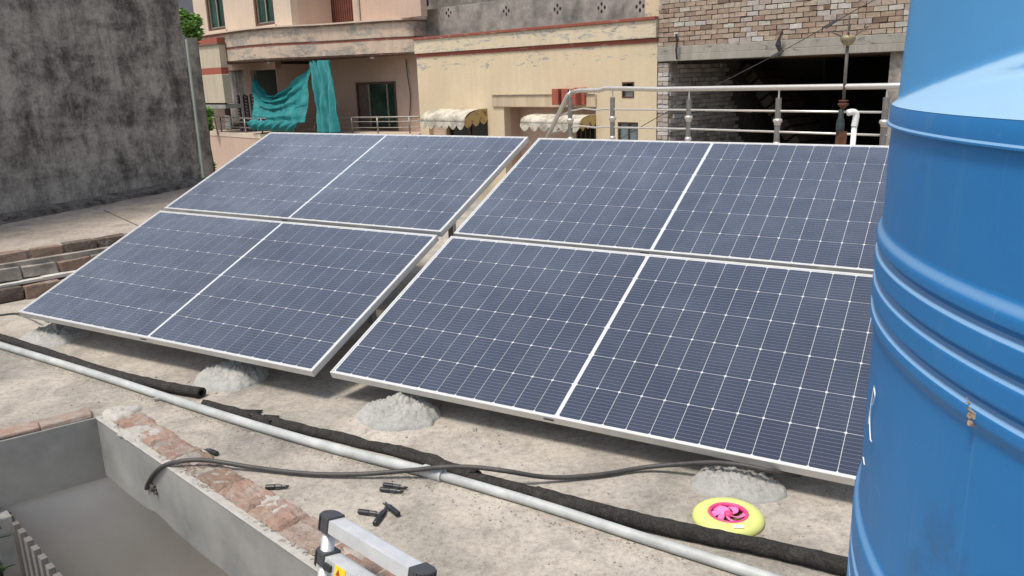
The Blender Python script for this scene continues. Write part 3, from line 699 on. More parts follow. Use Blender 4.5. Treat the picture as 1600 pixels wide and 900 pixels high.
MB().box(cx0 + .28, cx0 + .3, -bl, -bw3, -3, H3).build('balcony_wall_return', M['pink'], ph)
cl = MB(); u0, u1 = fs(350, 140, bl).x, fs(384, 140, bl).x; zt = fs(365, 111, bl).z; zb = fs(365, 205, bl).z
cl.grid(lambda u, v: (u0 + (u1 - u0) * u, -bl + .08 + .05 * math.sin(u * 34) + .02 * math.sin(u * 80 + v * 3), zt + (zb - zt) * v), 60, 6)
cu = cl.build('curtain', M['drape'], None, smooth=True, solid=.01); cu.location = FO; cu.rotation_euler = (0, 0, FROT); tag(cu, 'faded grey curtain hanging in the left bay of the balcony', 'curtain')
# cream boxed bay with red stripe, hanging slab and brace at the far left corner
bo = 2.3
x0, x1 = fs(305, 100, bo).x, fs(347, 120, bo).x; zA, zB, zC, zD, zE = fs(325, 71, bo).z, fs(325, 107, bo).z, fs(325, 117, bo).z, fs(325, 161, bo).z, fs(325, 62, bo).z
MB().box(x0, x1, -bo, -bo + .22, zB, zA).build('bay_box', M['cream_box'], ph, bevel=.01); MB().box(x0 + .01, x1 + .02, -bo - .012, -bo + .22, zC, zB - .002).build('bay_stripe', M['redplain'], ph)
MB().box(x0 + .12, x1 + .06, -bo - .03, -bo + .22, zD, zC - .002).build('bay_box', M['cream_box'], ph, bevel=.01)
MB().box(x0 - .02, x1 + .04, -bo - .05, -bo + .22, zA + .002, zA + .05).build('bay_moulding', M['brownline'], ph); MB().box(x0 + .1, x1 - .05, -bo - .01, -bo + .22, zA + .052, zE + .03).build('bay_top', M['redplain'], ph)
MB().box(x0 + .0, x1 + .1, -bo - .05, -bo + .5, zD - .16, zD - .05).build('bay_slab', M['beam'], ph)
b1, b2 = fs(327, 168, bo - .2), fs(337, 207, bo - .2)
MB().tube([(b1.x + .05, b1.y, b1.z + .1), (b2.x, b2.y, b2.z - .1)], .085, 4).build('brace', M['pink_light'], ph)
MB().box(fs(333, 180, 1.4).x, fs(352, 180, 1.4).x, -1.4, -1.2, -1.5, zD - .1).build('side_panel', simple('brown_panel', (.16, .115, .09), .9), ph)
# balcony floor with ledge
lz = fs(345, 206, 2.0).z
b = MB(); n = len(plan)
for (s, o) in plan: b.v += [(s, -(o + .0), lz - .13), (s, -(o + .0), lz), (s, .7, lz), (s, .7, lz - .13)]
for i in range(n - 1):
    q = i * 4
    for k in range(4): b.f.append((q + k, q + 4 + k, q + 4 + (k + 1) % 4, q + (k + 1) % 4))
b.build('balcony_floor', M['pink_light'], ph)
b = MB()
for (s, o) in plan: b.v += [(s, -(o - .04), lz - 1.5), (s, -(o - .04), lz - .131)]
for i in range(n - 1): q = i * 2; b.f.append((q, q + 2, q + 3, q + 1))
b.build('balcony_apron', M['pink'], ph, solid=.05)
b = MB(); b.box(-20.5, -7.64, -.0, .3, -6.4, lz - .3); b.build('lower_wall', M['pink'], ph)
# balcony railing
br = MB()
for hz in (.30, .14): br.tube([(s, -(o - .12), lz + hz + .02) for s, o in plan], .013, 6)
br.tube([(s, -(o - .12), lz + .44) for s, o in plan], .022, 8)
rl = br.build('balcony_railing', M['steel_dull'], ph, smooth=True)
for i in range(2, len(plan), 4):
    s, o = plan[i]; MB().tube([(s, -(o - .12), lz), (s, -(o - .12), lz + .43)], .024, 8).build('post', M['steel_dull'], rl, smooth=True)
for pth, o_, nm in (([(634, 92), (637, 120), (641, 150), (640, 185)], -.40, 'cable down the peach balcony wall beside the tall green window'),):
    c_ = MB().tube(spline([tuple(fs(x, y, o_)) for x, y in pth], 6), .014, 6).build('wall_cable', M['cable'], ph)
lamp_me = MB().lathe([(.05, 0), (.07, .03), (.04, .07)], n=12).mesh('ceiling_lamp', M['white'])
for x, y, o_ in ((421, 106, 1.2), (582, 93, .2)): p = fs(x, y, o_); inst('ceiling_lamp', lamp_me, ph, (p.x, p.y, H3 - .09))
# white chair-like panel and black spiral stands on the balcony
aa = fs(354, 173, 1.6); tag(MB().box(-.16, .16, -.02, .02, 0, .42, Matrix.Translation(FO) @ Matrix.Rotation(FROT, 4, 'Z') @ T4(aa.x, aa.y, fs(354, 201, 1.6).z) @ Matrix.Rotation(.1, 4, 'Y')).build('white_board', M['white'], None, bevel=.01), 'small white board leaning on the balcony railing before the curtain', 'board')
for k, (px, p2) in enumerate(((373, 150), (380, 149), (386, 150), (391, 148))):
    o_ = 1.5; a = fs(px + 7, 208, o_); c = fs(px, p2, o_); b = MB(); b.tube([tuple(a), tuple(c)], .03, 6); n = 13
    for i in range(n):
        t = i / (n - 1); p = a.lerp(c, t); d_ = -1 if k % 2 == 0 else 1
        b.box(-.03, .03, -.03, .03, -.022, .022, T4(p.x + d_ * .07, p.y, p.z)); b.tube([(p.x, p.y, p.z), (p.x + d_ * .07, p.y, p.z)], .012, 5)
    o = b.build('spiked_stand', M['blackpl'], None); o.location = FO; o.rotation_euler = (0, 0, FROT)
    tag(o, ('leftmost', 'second from left', 'third from left', 'rightmost')[k] + ' of four black pegged stands leaning on the balcony beside the grey curtain', 'stand', 'black pegged stands on the balcony')
# tarpaulins
def cloth(name, fn, nu, nv, label):
    o = MB().grid(fn, nu, nv).build(name, M['tarp'], None, smooth=True, solid=.008); o.location = FO; o.rotation_euler = (0, 0, FROT); return tag(o, label, 'tarpaulin')
def q4(u, v, pts, off):
    a = pts[0].lerp(pts[1], u); c = pts[3].lerp(pts[2], u); return a.lerp(c, v)
tp = [fs(398, 108, 1.3), fs(487, 104, 1.3), fs(474, 192, 2.0), fs(393, 190, 2.0)]
def tarp1(u, v):
    p = q4(u, v, tp, 0); sag = max(u, .001) ** .75 * max(1 - u, 0) ** 1.3 / .26 * (1 - v) ** 1.3
    p.z -= .78 * sag
    fold = math.sin((u * 1.0 + .0) * 26 + 5 * v) * .045 + math.sin(v * 24 + 16 * (u - .45) ** 2 * (1 if v < .7 else 0)) * .085 * (1 - v * .55) * math.sin(math.pi * min(1, max(0, u)))
    fold += .030 * math.sin(u * 62 + 9 * v * (1 - u)) * (.25 + .75 * v) + .025 * fbm((u * 5, v * 6, 1), 3); p.y -= fold + .15 * math.sin(math.pi * u) * (1 - v); p.x += .03 * math.sin(v * 12 + u * 7); return p
cloth('tarpaulin', tarp1, 120, 70, 'teal tarpaulin slung in a deep sag over the dark balcony opening')
tb = [fs(393, 187, 2.03), fs(470, 190, 2.05), fs(462, 207, 2.12), fs(392, 203, 2.12)]
tq = [fs(488, 95, 1.2), fs(516, 94, 1.2), fs(530, 208, 1.75), fs(500, 208, 1.75)]
def tarp2(u, v):
    p = q4(u, v, tq, 0); p.y -= .08 * math.sin(u * 15 + 2.5 * v) + .05 * math.sin(u * 41 - 3 * v) + .04 * fbm((u * 4, v * 5, 3), 3); p.x += .05 * math.sin(v * 5) ; return p
cloth('tarpaulin', tarp2, 70, 40, 'narrow teal tarpaulin strip hanging straight down beside the pillar')
def tarp3(u, v):
    p = q4(u, v, tb, 0); p.y -= .05 * math.sin(u * 40 + 6 * v) + .10 * math.sin(math.pi * v); p.z += .02 * math.sin(u * 20); return p
cloth('tarpaulin', tarp3, 50, 12, 'crumpled teal tarpaulin heaped over the balcony railing below the sagging one')

# far grey wall left of the peach house, pipe, plants
tag(MB().box(-9, 0, 0, 4, -6, 9, Matrix.Translation((CAM + ray(330, 10) * 34)) @ Matrix.Rotation(.2, 4, 'Z')).build('far_building', simple('far_grey_wall', (.17, .175, .19), .9, var=.1), None), 'plain grey building far behind the bush at the upper left', 'building')
lw0 = W1 + wd * .02; ldir = (FD * .9 + wd * -.0).normalized()
pa = CAM + ray(287, 62) * 11.5; pb = CAM + ray(309, 62) * 11.5; pa.z = pb.z = 0; hz = (CAM + ray(298, 59) * 11.5).z
dd = (pb - pa).normalized(); nn = Vector((-dd.y, dd.x, 0))
def vpx(px, py, k): return CAM + ray(px, py) * k
bt = vpx(322, 262, 11.5)
lwo = MB().prism([(pa.x, pa.y), ((pa + dd * .19).x, (pa + dd * .19).y), ((pa + dd * .19 + nn * .03).x, (pa + dd * .19 + nn * .03).y), ((pa + nn * .03).x, (pa + nn * .03).y)], -6.5, hz).build('lower_wall_pier', simple('sooty_cement', (.105, .096, .086), .95, var=.75, scale=5, bump=.5, bscale=30, bd=.01, kind='World'), None)
tag(lwo, 'narrow dark cement pier standing behind the end of the tall stained wall', 'wall')
p0 = vpx(291, 61, 11.3); dp = MB().tube([(p0.x, p0.y, p0.z), (p0.x, p0.y, -6)], .022, 8).build('drain_pipe', simple('green_grey_pipe', (.12, .14, .12), .6), None, smooth=True); tag(dp, 'thin grey-green vertical pipe beside the end of the stained wall', 'pipe')
def bush(c, rad, n, label, trunk_h, name='leafy_tree'):
    t = thing(name, label, 'tree', (c.x, c.y, c.z - trunk_h))
    b = MB(); b.tube(spline([(0, 0, 0), (.04, .03, trunk_h * .5), (-.02, 0, trunk_h * .95)], 4), [.06 - .004 * i for i in range(9)], 7)
    for i in range(6):
        a = i * 1.05; b.tube([(0, 0, trunk_h * .6), (rad[0] * .5 * math.cos(a), rad[1] * .5 * math.sin(a), trunk_h + rad[2] * .3 * math.sin(i * 2.1))], [.025, .008], 5)
    b.build('trunk', M['bark'], t)
    b = MB(); cl_ = [Vector((random.gauss(0, .42) * rad[0], random.gauss(0, .42) * rad[1], trunk_h + random.gauss(0, .45) * rad[2])) for _ in range(26)]
    for i in range(n):
        p = random.choice(cl_) + Vector((random.gauss(0, .13), random.gauss(0, .13), random.gauss(0, .12))) * max(rad) * .9
        s = random.uniform(.035, .075) * (1 if max(rad) < .7 else 1.5); m_ = Matrix.Translation(p) @ Matrix.Rotation(random.uniform(0, 6.3), 4, 'Z') @ Matrix.Rotation(random.uniform(-1.9, 1.9), 4, 'X')
        k = len(b.v)
        for q in ((-s, 0, 0), (0, -s * .45, s * .1), (s * 1.1, 0, -s * .15), (0, s * .45, s * .1)): b.v.append(tuple(m_ @ Vector(q)))
        b.f.append((k, k+1, k+2, k+3))
    b.build('crown', M['leaf'], t); return t
bush(vpx(293, 38, 19.5), (.30, .30, .42), 3600, 'bright green bush between the stained wall and the peach house, near the top', 1.0)
bush(vpx(321, 190, 19.5), (.16, .16, .30), 1400, 'green tree foliage seen under the cream bay of the peach house', 2.5)
bush(vpx(324, 262, 13.5), (.10, .10, .16), 300, 'small green shrub low beside the end of the stained wall', 1.0, 'shrub')

# ------------------------------------------------------------------ solar panels
PL, PW, PT = 2.279, 1.134, .035
cellm = MB()
cw, ch, cc = .09085, .1819, .0055
cellm.prism([(-cw/2 + cc, -ch/2), (cw/2 - cc, -ch/2), (cw/2, -ch/2 + cc), (cw/2, ch/2 - cc), (cw/2 - cc, ch/2), (-cw/2 + cc, ch/2), (-cw/2, ch/2 - cc), (-cw/2, -ch/2 + cc)], -.0004, 0)
cell_me = cellm.mesh('cell', M['cell'])
fr = MB(); lip = .011
fr.box(0, PL, 0, lip, -PT, 0); fr.box(0, PL, PW - lip, PW, -PT, 0); fr.box(0, lip, lip + .0005, PW - lip - .0005, -PT, -.0002); fr.box(PL - lip, PL, lip + .0005, PW - lip - .0005, -PT, -.0002)
frame_me = fr.mesh('frame', M['alu'])
bs_me = MB().box(lip, PL - lip, lip, PW - lip, -.006, -.0034).mesh('backsheet', M['backsheet'])
gl_me = MB().quad((lip, lip, -.0014), (PL - lip, lip, -.0014), (PL - lip, PW - lip, -.0014), (lip, PW - lip, -.0014)).mesh('cover_glass', M['cover'])
jb_me = MB().box(-.05, .05, -.04, .04, -.022, -.007).mesh('junction_box', M['blackpl'])
slot_me = MB().box(-.022, .022, -.0015, .001, -.004, .004).mesh('drain_slot', M['cap'])
def panel(t, u, v, label):
    u = Vector(u).normalized(); v = Vector(v); v = (v - u * v.dot(u)).normalized(); n = u.cross(v)
    o = thing('solar_panel', label, 'solar panel', group='solar panels on the roof')
    o.matrix_world = Matrix(((u.x, v.x, n.x, t[0]), (u.y, v.y, n.y, t[1]), (u.z, v.z, n.z, t[2]), (0, 0, 0, 1)))
    f = inst('frame', frame_me, o); b = f.modifiers.new('bevel', 'BEVEL'); b.width = .0012; b.segments = 1
    inst('backsheet', bs_me, o)
    for side in (0, 1):
        for i in range(12):
            for j in range(6):
                x = (PL/2 - .0085 - cw/2 - i * .0928) if side == 0 else (PL/2 + .0085 + cw/2 + i * .0928)
                inst('cell', cell_me, o, (x, .0165 + ch/2 + j * .1838, -.0028))
    inst('cover_glass', gl_me, o); 
    for x in (PL/2 - .3, PL/2, PL/2 + .3): inst('junction_box', jb_me, o, (x, PW/2, 0))
    inst('drain_slot', slot_me, o, (PL/2 - .03, -.0005, -.015))
    return o
uL, vL = (.870, -.492, -.008), (.457, .801, .386); uR, vR = (.872, -.490, -.012), (.455, .801, .389)
pL1 = panel((-2.900, 4.563, .173), uL, vL, 'lower left solar panel, nearest the brick parapet')
pL2 = panel((-2.366, 5.500, .623), uL, vL, 'upper left solar panel, nearest the balconied peach house')
pR1 = panel((-.842, 3.465, .140), uR, vR, 'lower right solar panel, largest in view, its corner behind the blue tank')
pR2 = panel((-.314, 4.395, .591), uR, vR, 'upper right solar panel, directly before the steel railing')
# mounting frames: rails under each pair, legs on front and rear feet
def mount(po, label, xs):
    m = po.matrix_world if False else po
    t = thing('mounting_frame', label, 'frame')
    mw_ = po
    bld = MB()
    for x in xs:
        bld = MB(); bld.box(x - .02, x + .02, .03, PW * 2 + .03, -PT - .042, -PT - .002, mw_); bld.build('rail', M['galv'], t)
        for y in (.09, 1.2, 2.2):
            p = mw_ @ Vector((x, y, -PT - .04)); 
            MB().box(-.02, .02, -.02, .02, 0, p.z, Matrix.Translation((p.x, p.y, 0)) @ Matrix.Rotation(-.5, 4, 'Z')).build('leg', M['galv'], t)
    return t
bpy.context.view_layer.update()
mount(pL1.matrix_world.copy(), 'galvanised frame and legs carrying the two left solar panels', (.18, 1.70)); mount(pR1.matrix_world.copy(), 'galvanised frame and legs carrying the two right solar panels', (.40, 1.93))

# mortar heaps at the front feet
def heap(c, rx, ry, h, rz, label, seed):
    b = MB(); nr, na = 34, 110
    ax, ay = rx * .15, ry * .50
    b.v.append((ax, ay, h))
    for i in range(1, nr + 1):
        for k in range(na):
            a = 2*math.pi*k/na; r = i / nr; edge = 1 + .13 * fbm((math.cos(a)*1.3 + seed, math.sin(a)*1.3, seed), 3)
            x = math.cos(a) * rx * r * edge + ax * (1 - r); y = math.sin(a) * ry * r * edge + ay * (1 - r)
            z = h * (1 - r ** 1.15) ** .85 * (1 + .22 * fbm((x * 13 + seed, y * 13, 2), 4)) + .022 * abs(fbm((x * 42, y * 42, seed), 3)) * (1 - r ** 8) + .010 * (1 - r ** 10)
            if i == nr: z = -.004
            b.v.append((x, y, max(z, -.004)))
    for k in range(na): b.f.append((0, 1 + k, 1 + (k + 1) % na))
    for i in range(nr - 1):
        for k in range(na): A = 1 + i*na + k; B = 1 + i*na + (k+1) % na; b.f.append((A, A + na, B + na, B))
    o = b.build('mortar_heap', M['heap'], None, smooth=True); o.location = (c.x, c.y, 0); o.rotation_euler = (0, 0, rz); return tag(o, label, 'mortar heap', 'mortar heaps under the panel feet')
hA = gz(92, 533); hB = gz(364, 597); hC = gz(628, 655); hD = gz(1150, 768)
def hp(px0, px1, py, pyb, h, label, seed, dy=0):
    c = gz((px0 + px1) / 2, py); a = gz(px0, py); b_ = gz(px1, py); rx = (b_ - a).length / 2; ry = abs((gz((px0+px1)/2, pyb) - c).y); heap(c + Vector((0, dy, 0)), rx, max(ry, .09), h, -.25, label, seed)
hp(38, 135, 527, 544, .068, 'small grey mortar heap under the far left panel corner', 1.3)
hp(302, 419, 592, 611, .070, 'grey mortar heap under the left panels, next to the open foam tube end', 4.1)
hp(557, 691, 652, 673, .078, 'knobbly grey mortar heap under the left corner of the right panels', 8.7)
hp(1074, 1230, 760, 788, .050, 'flat wide grey mortar heap beside the yellow flying disc', 12.9)

# ------------------------------------------------------------------ pipes, foam tubes, cable on the roof
pr = .0195
pts = [gz(x, y, pr) for x, y in ((-60, 520), (0, 539), (150, 585), (350, 650), (520, 700), (690, 743))]
pp_ = thing('water_pipe', 'long grey-white plastic pipe lying across the roof with one socket joint', 'pipe')
MB().tube(spline([tuple(p) for p in pts], 6), pr, 14).build('pipe', M['pvc'], pp_, smooth=True)
pts2 = [gz(x, y, pr * .9) for x, y in ((690, 743), (840, 787), (1000, 839), (1200, 903), (1330, 948))]
MB().tube(spline([tuple(p) for p in pts2], 6), pr * .9, 14).build('pipe', M['pvc'], pp_, smooth=True)
d_ = (pts2[1] - pts2[0]).normalized(); a = pts2[0] - d_ * .085
MB().tube([a, a + d_ * .004, a + d_ * .075, a + d_ * .078], [pr * 1.0, pr * 1.22, pr * 1.22, pr * 1.05], 16).build('socket', M['pvc'], pp_, smooth=False)
MB().tube([a + d_ * .079, a + d_ * .092], [pr * 1.28, pr * 1.28], 16).build('collar', M['pvc'], pp_)
fr_ = .027
def foam(path, r, label, openend=False, sq=.85, zc=None):
    P = [gz(x, y, r * sq) for x, y in path]; S = spline([tuple(p) for p in P], 14)
    b = MB(); b.tube(S, [r * (1 + .10 * noise.noise(Vector((p.x * 16, p.y * 16, r)))) for p in S], 22, caps=not openend, squash=sq, wob=.12)
    o = b.build('foam_tube', M['foam'], None, smooth=True)
    if openend:
        e_ = S[-1]; d = (S[-1] - S[-2]).normalized(); b = MB(); S2 = [e_ - d * .12, e_ - d * .05, e_ - d*.001]
        m = thing('foam_tube', label, 'foam tube', group='black foam pipe insulation'); o.parent = m; o.name = 'sleeve'
        b.tube(S2, [r * .55] * 3, 16, caps=False, squash=sq); b.build('bore', M['dark'], m)
        # annular end face
        b = MB(); n = 22; a_ = Vector((0, 0, 1)).cross(d).normalized(); c_ = d.cross(a_)
        for k in range(n):
            an = 2*math.pi*k/n; w_ = a_ * math.cos(an) + c_ * math.sin(an) * sq; b.v += [tuple(e_ + w_ * r * 1.03), tuple(e_ + w_ * r * .56)]
        for k in range(n): q = k * 2; q2 = ((k + 1) % n) * 2; b.f.append((q, q2, q2 + 1, q + 1))
        b.build('cut_end', M['foam'], m); b = MB(); b.tube([e_ - d * .11, e_ - d * .1], r * .6, 14, squash=sq); b.build('bore_end', M['dark'], m)
        return m
    return tag(o, label, 'foam tube', 'black foam pipe insulation')
foam([(-50, 512), (0, 528), (80, 554), (160, 580), (240, 600), (315, 614)], .0285, 'black foam tube at the left, ending in an open round hole', True)
foam([(735, 745), (775, 755), (842, 772)], .024, 'short cracked black foam piece just right of the white pipe socket')
foam([(838, 771), (900, 789), (1000, 814), (1100, 836), (1200, 856), (1335, 888)], .0275, 'thick wrinkled black foam tube running behind the flying disc to the tank', sq=.9)
# split and flattened strip
P = [gz(x, y, .012) for x, y in ((318, 630), (400, 652), (470, 668), (560, 690), (650, 712), (745, 742))]; S = spline([tuple(p) for p in P], 10)
b = MB(); prev = None
prof = [(-.040, .0), (-.034, .016), (-.018, .026), (.0, .028), (.018, .024), (.034, .012), (.042, .0)]
for i, p in enumerate(S):
    t = (S[min(i+1, len(S)-1)] - S[max(i-1, 0)]).normalized(); sd_ = Vector((t.y, -t.x, 0)); wv = 1 + .12 * fbm((p.x * 9, p.y * 9, 1), 3)
    for (o_, z) in prof: q = p - sd_ * o_ * wv * .72 * (.55 if i == 0 else 1); b.v.append((q.x, q.y, max(.001, z * (.9 + .5 * fbm((p.x * 12, o_ * 90, 3), 3)) + .001)))
for i in range(len(S) - 1):
    for k in range(6): a_ = i * 7 + k; b.f.append((a_, a_ + 1, a_ + 8, a_ + 7))
k0 = len(b.v)
for (px, py, px2, py2, px3, py3) in ((372, 640, 411, 641, 392, 650), (412, 648, 437, 650, 420, 659)):   # torn flaps
    A_, B_, C_ = gz(px, py, .02), gz(px2, py2, .006), gz(px3, py3, .028); k = len(b.v); b.v += [tuple(A_), tuple(B_), tuple(C_)]; b.f.append((k, k+1, k+2))
tag(b.build('foam_strip', M['foam'], None, smooth=True, solid=.004), 'split and torn black foam strip lying along the far side of the white pipe', 'foam tube', 'black foam pipe insulation')
# cable
cz = [(-.0, 229, 763, -.17), (0, 233, 752, -.13), (0, 246, 735, -.05), (0, 270, 723, .025), (0, 320, 719, .035), (0, 400, 731, .016), (0, 480, 740, .014), (0, 560, 741, .018), (0, 640, 735, .034), (0, 690, 730, .058), (0, 740, 730, .062), (0, 790, 736, .062), (0, 860, 746, .022), (0, 935, 742, .014), (0, 1010, 730, .02), (0, 1080, 724, .055), (0, 1120, 723, .078), (0, 1160, 727, .088), (0, 1205, 736, .085), (0, 1250, 742, .05)]
def bpt(px, py, z):   # point hanging in front of the edge beam, or lying on the roof
    if z < 0 or px < 262:
        r = ray(px, py); k = (AB + bnorm * .022 - CAM).dot(bnorm) / r.dot(bnorm); return CAM + r * k
    return gz(px, py, z)
S = spline([tuple(bpt(px, py, z)) for _, px, py, z in cz], 8)
tag(MB().tube(S, .0088, 12).build('power_cable', M['cable'], None, smooth=True), 'thick black cable looping from the roof edge hole over the pipes to the panels', 'cable')
q = bpt(236, 762, -1); b = MB()
for i in range(10):
    s = random.uniform(.003, .007); b.box(-s, s, -s, s, -s, s, Matrix.Translation(q + bdir * random.uniform(-.005, .045) + Vector((0, 0, random.uniform(-.02, .02))) + bnorm * random.uniform(-.012, .004)) @ Matrix.Rotation(random.uniform(0, 3), 4, 'X'), s * .4)
b.build('broken_plaster', M['joint'], bpy.data.objects['roof_edge_beam'])
lc = gz(0, 491, .012); lc2 = gz(30, 490, .02)
tag(MB().tube(spline([tuple(gz(-40, 494, .008)), tuple(gz(0, 492, .008)), tuple(gz(28, 490, .012)), tuple(gz(60, 498, .05))], 6), .006, 8).build('thin_cable', M['cable'], None, smooth=True), 'thin black wire running off under the left corner of the left panel', 'cable')

# ------------------------------------------------------------------ broken brick curb on the light well edge
cb = thing('broken_brick_curb', 'remains of a red brick curb with mortar patches along the light well edge', 'brick curb')
def edge_m(a, d_, inn, t, w_): p = a + d_ * t + inn * w_; return Matrix(((d_.x, inn.x, 0, p.x), (d_.y, inn.y, 0, p.y), (0, 0, 1, 0), (0, 0, 0, 1)))
ina = -anorm; inb = -bnorm; La = (AB - A0).length
b = MB()
t = La - .02
for L_ in (.21, .228, .225, .226, .222, .225, .23, .22):
    t -= L_ / 2; rbrick(L_ - .006, .105, .020, .006, cb, M['brick_red'], edge_m(A0, adir, ina, t, .058)); t -= L_ / 2
t = .10
bl_ = [(.22, .135, .012), (.20, .135, .016), (.22, .13, .014), (.2, .135, .008), (.2, .13, .010), (.23, .13, .022), (.2, .135, .020), (.22, .15, .012), (.24, .16, .010), (.23, .16, .012), (.23, .16, .01)]
for i, (L_, W_, H_) in enumerate(bl_):
    if t > 2.1: break
    b = MB(); sd_ = i * 3.7; Lh = L_ / 2 - .004; Wh = W_ / 2; NN = 12
    def slab(u, v, Lh=Lh, Wh=Wh, H_=H_, sd_=sd_):
        x = (u * 2 - 1); y = (v * 2 - 1); rg = 1 + .07 * fbm((x * 2 + sd_, y * 2, sd_), 3)
        ed = 1 - max(abs(x), abs(y)) ** 14
        z = (H_ + .009 * fbm((x * 3 + sd_, y * 3, 1), 4) + .004 * fbm((x * 11, y * 11, sd_), 3)) * ed - .004 * (1 - ed)
        if i in (5, 6) and abs(y) < .75: z += .007 * max(0, math.sin(x * 13 + y * 3)) * ed
        return Vector((x * Lh * rg, y * Wh * (1 + .16 * fbm((x * 2.5 + sd_, y, 4), 3)), z))
    b.grid(slab, NN, NN)
    o = b.build('brick', M['brick_red'] if i not in (3, 4) else M['brick_old'], cb); o.matrix_local = edge_m(AB, bdir, inb, t + L_/2, W_/2 + .012) @ Matrix.Rotation(random.uniform(-.06, .06), 4, 'Z')
    t += L_ * .93
def patch(px, py, rx, ry, h, seed, mt='heap'):
    c = gz(px, py); b = MB(); nr, na = 8, 40; b.v.append((0, 0, h))
    for i in range(1, nr + 1):
        for k in range(na):
            a = 2*math.pi*k/na; r = i / nr; e_ = 1 + .42 * fbm((math.cos(a)*1.8 + seed, math.sin(a)*1.8, seed), 3)
            x = math.cos(a)*rx*r*e_; y = math.sin(a)*ry*r*e_; z = h * .5 * (1 - r**9) * (1 + .5 * fbm((x*38, y*38, seed), 4)); b.v.append((x, y, z if i < nr else 0))
    for k in range(na): b.f.append((0, 1 + k, 1 + (k+1) % na))
    for i in range(nr - 1):
        for k in range(na): A = 1 + i*na + k; B = 1 + i*na + (k+1) % na; b.f.append((A, A + na, B + na, B))
    o = b.build('mortar_patch', M[mt], cb, smooth=True); o.location = (c.x, c.y, .001); o.rotation_euler = (0, 0, -.76); return o
M['patch'] = simple('pale_mortar_patch', (.42, .40, .365), .95, var=.2, scale=14, bump=.8, bscale=50, bd=.01, kind='World')
patch(190, 646, .085, .075, .034, 2.2, 'patch'); patch(222, 680, .115, .07, .034, 5.5, 'patch'); patch(432, 797, .085, .055, .040, 9.1, 'patch'); patch(255, 700, .05, .035, .03, 3.1, 'mortar'); patch(290, 712, .09, .05, .022, 7.7, 'mortar')
patch(560, 865, .06, .05, .016, 17.7, 'mortar'); patch(340, 745, .10, .06, .014, 27.7, 'mortar'); patch(300, 735, .09, .05, .012, 31.7, 'mortar'); patch(400, 790, .07, .035, .016, 41.7, 'mortar'); patch(480, 840, .08, .03, .014, 45.7, 'mortar')
cr = MB()
for i in range(900):
    t = random.random() * 2.1
    if fbm((t * 5, 1, 1), 3) < -.15: continue
    w_ = abs(random.gauss(0, .020)); p = AB + bdir * t + inb * (w_ - .004); s = random.choice((.0015, .0025, .004)) * random.uniform(.7, 1.3)
    cr.box(-s, s, -s, s, 0, s * 1.3, Matrix.Translation((p.x, p.y, .002)) @ Matrix.Rotation(random.uniform(0, 6), 4, 'Z'), s * .3)
cr.build('crumbs', M['mortar'], cb, kind='stuff')
b = MB(); N = 120        # ragged pale render lip along the top arris
for i in range(N):
    a = AB + bdir * 2.13 * i / N; c = AB + bdir * 2.13 * (i + 1) / N; w_ = .012 + .01 * abs(fbm((i * .3, 1, 5), 3)); k = len(b.v)
    for p in (a, c):
        b.v += [tuple(p + bnorm * .017 + Vector((0, 0, .002))), tuple(p + bnorm * .012 + Vector((0, 0, .007))), tuple(p + inb * w_ + Vector((0, 0, .006)))]
    b.f += [(k, k + 3, k + 4, k + 1), (k + 1, k + 4, k + 5, k + 2)]
b.build('render_lip', M['patch'], cb)

# debris scattered on the roof
db = MB()
def scat(n, fx, smin, smax):
    for i in range(n):
        p = fx(); 
        if p is None: continue
        s = random.uniform(smin, smax); db.box(-s, s, -s*.7, s*.7, 0, s, Matrix.Translation((p.x, p.y, .0)) @ Matrix.Rotation(random.uniform(0, 6), 4, 'Z'), s * .35)
def on_roof(p):
    if (p - AB).dot(bnorm) > -.02 and p.y < 3.4: return None
    return p
scat(600, lambda: on_roof(gz(random.uniform(0, 1340), random.uniform(640, 899))), .0012, .0035)
scat(160, lambda: on_roof(gz(random.uniform(0, 1340), random.uniform(520, 700))), .0015, .005)
def along():
    t = random.random(); p = pts[0].lerp(pts[-1], t) if False else None
    i = random.uniform(0, 1); P_ = gz(150 + 900 * i, 585 + 275 * i + 12); return on_roof(Vector((P_.x + random.gauss(0, .03), P_.y + random.gauss(-.02, .02), 0)))
scat(300, along, .001, .003)
for i in range(1700):
    t = random.random() * 5; k_ = int(t); q = (pts + pts2[1:])[k_:k_+2] if k_ < len(pts) + 2 else None
    if not q or len(q) < 2: continue
    p = q[0].lerp(q[1], t - k_); dd_ = (q[1] - q[0]).normalized(); sd2 = Vector((dd_.y, -dd_.x, 0)); p = p + sd2 * (.018 + abs(random.gauss(0, .018)))
    if on_roof(p) is None: continue
    s = random.uniform(.0008, .0022); db.box(-s, s, -s*.7, s*.7, 0, s, Matrix.Translation((p.x, p.y, 0)) @ Matrix.Rotation(random.uniform(0, 6), 4, 'Z'), s * .3)
db.build('grit', M['mortar'], None, kind='stuff'); o = bpy.data.objects['grit']; tag(o, 'loose grit and small crumbs scattered over the roof', 'grit', kind='stuff')
def stone(px, py, s, label, mt='patch'):
    p = gz(px, py); b = MB(); b.box(-s, s, -s*.6, s*.6, 0, s*.9, None, s*.25); o = b.build('stone_chip', M[mt], None, bevel=s*.2); o.location = (p.x, p.y, 0); o.rotation_euler = (0, 0, random.uniform(0, 3)); tag(o, label, 'stone')
stone(741, 672, .014, 'pale stone chip on the roof just below the front edge of the right panels')
stone(247, 626, .018, 'crumbled mortar lump touching the near side of the white pipe'); stone(160, 377, .028, 'dark leaf-like scrap on the neighbouring roof', 'joint')
stone(41, 380, .03, 'white pebble on the neighbouring roof at the far left')

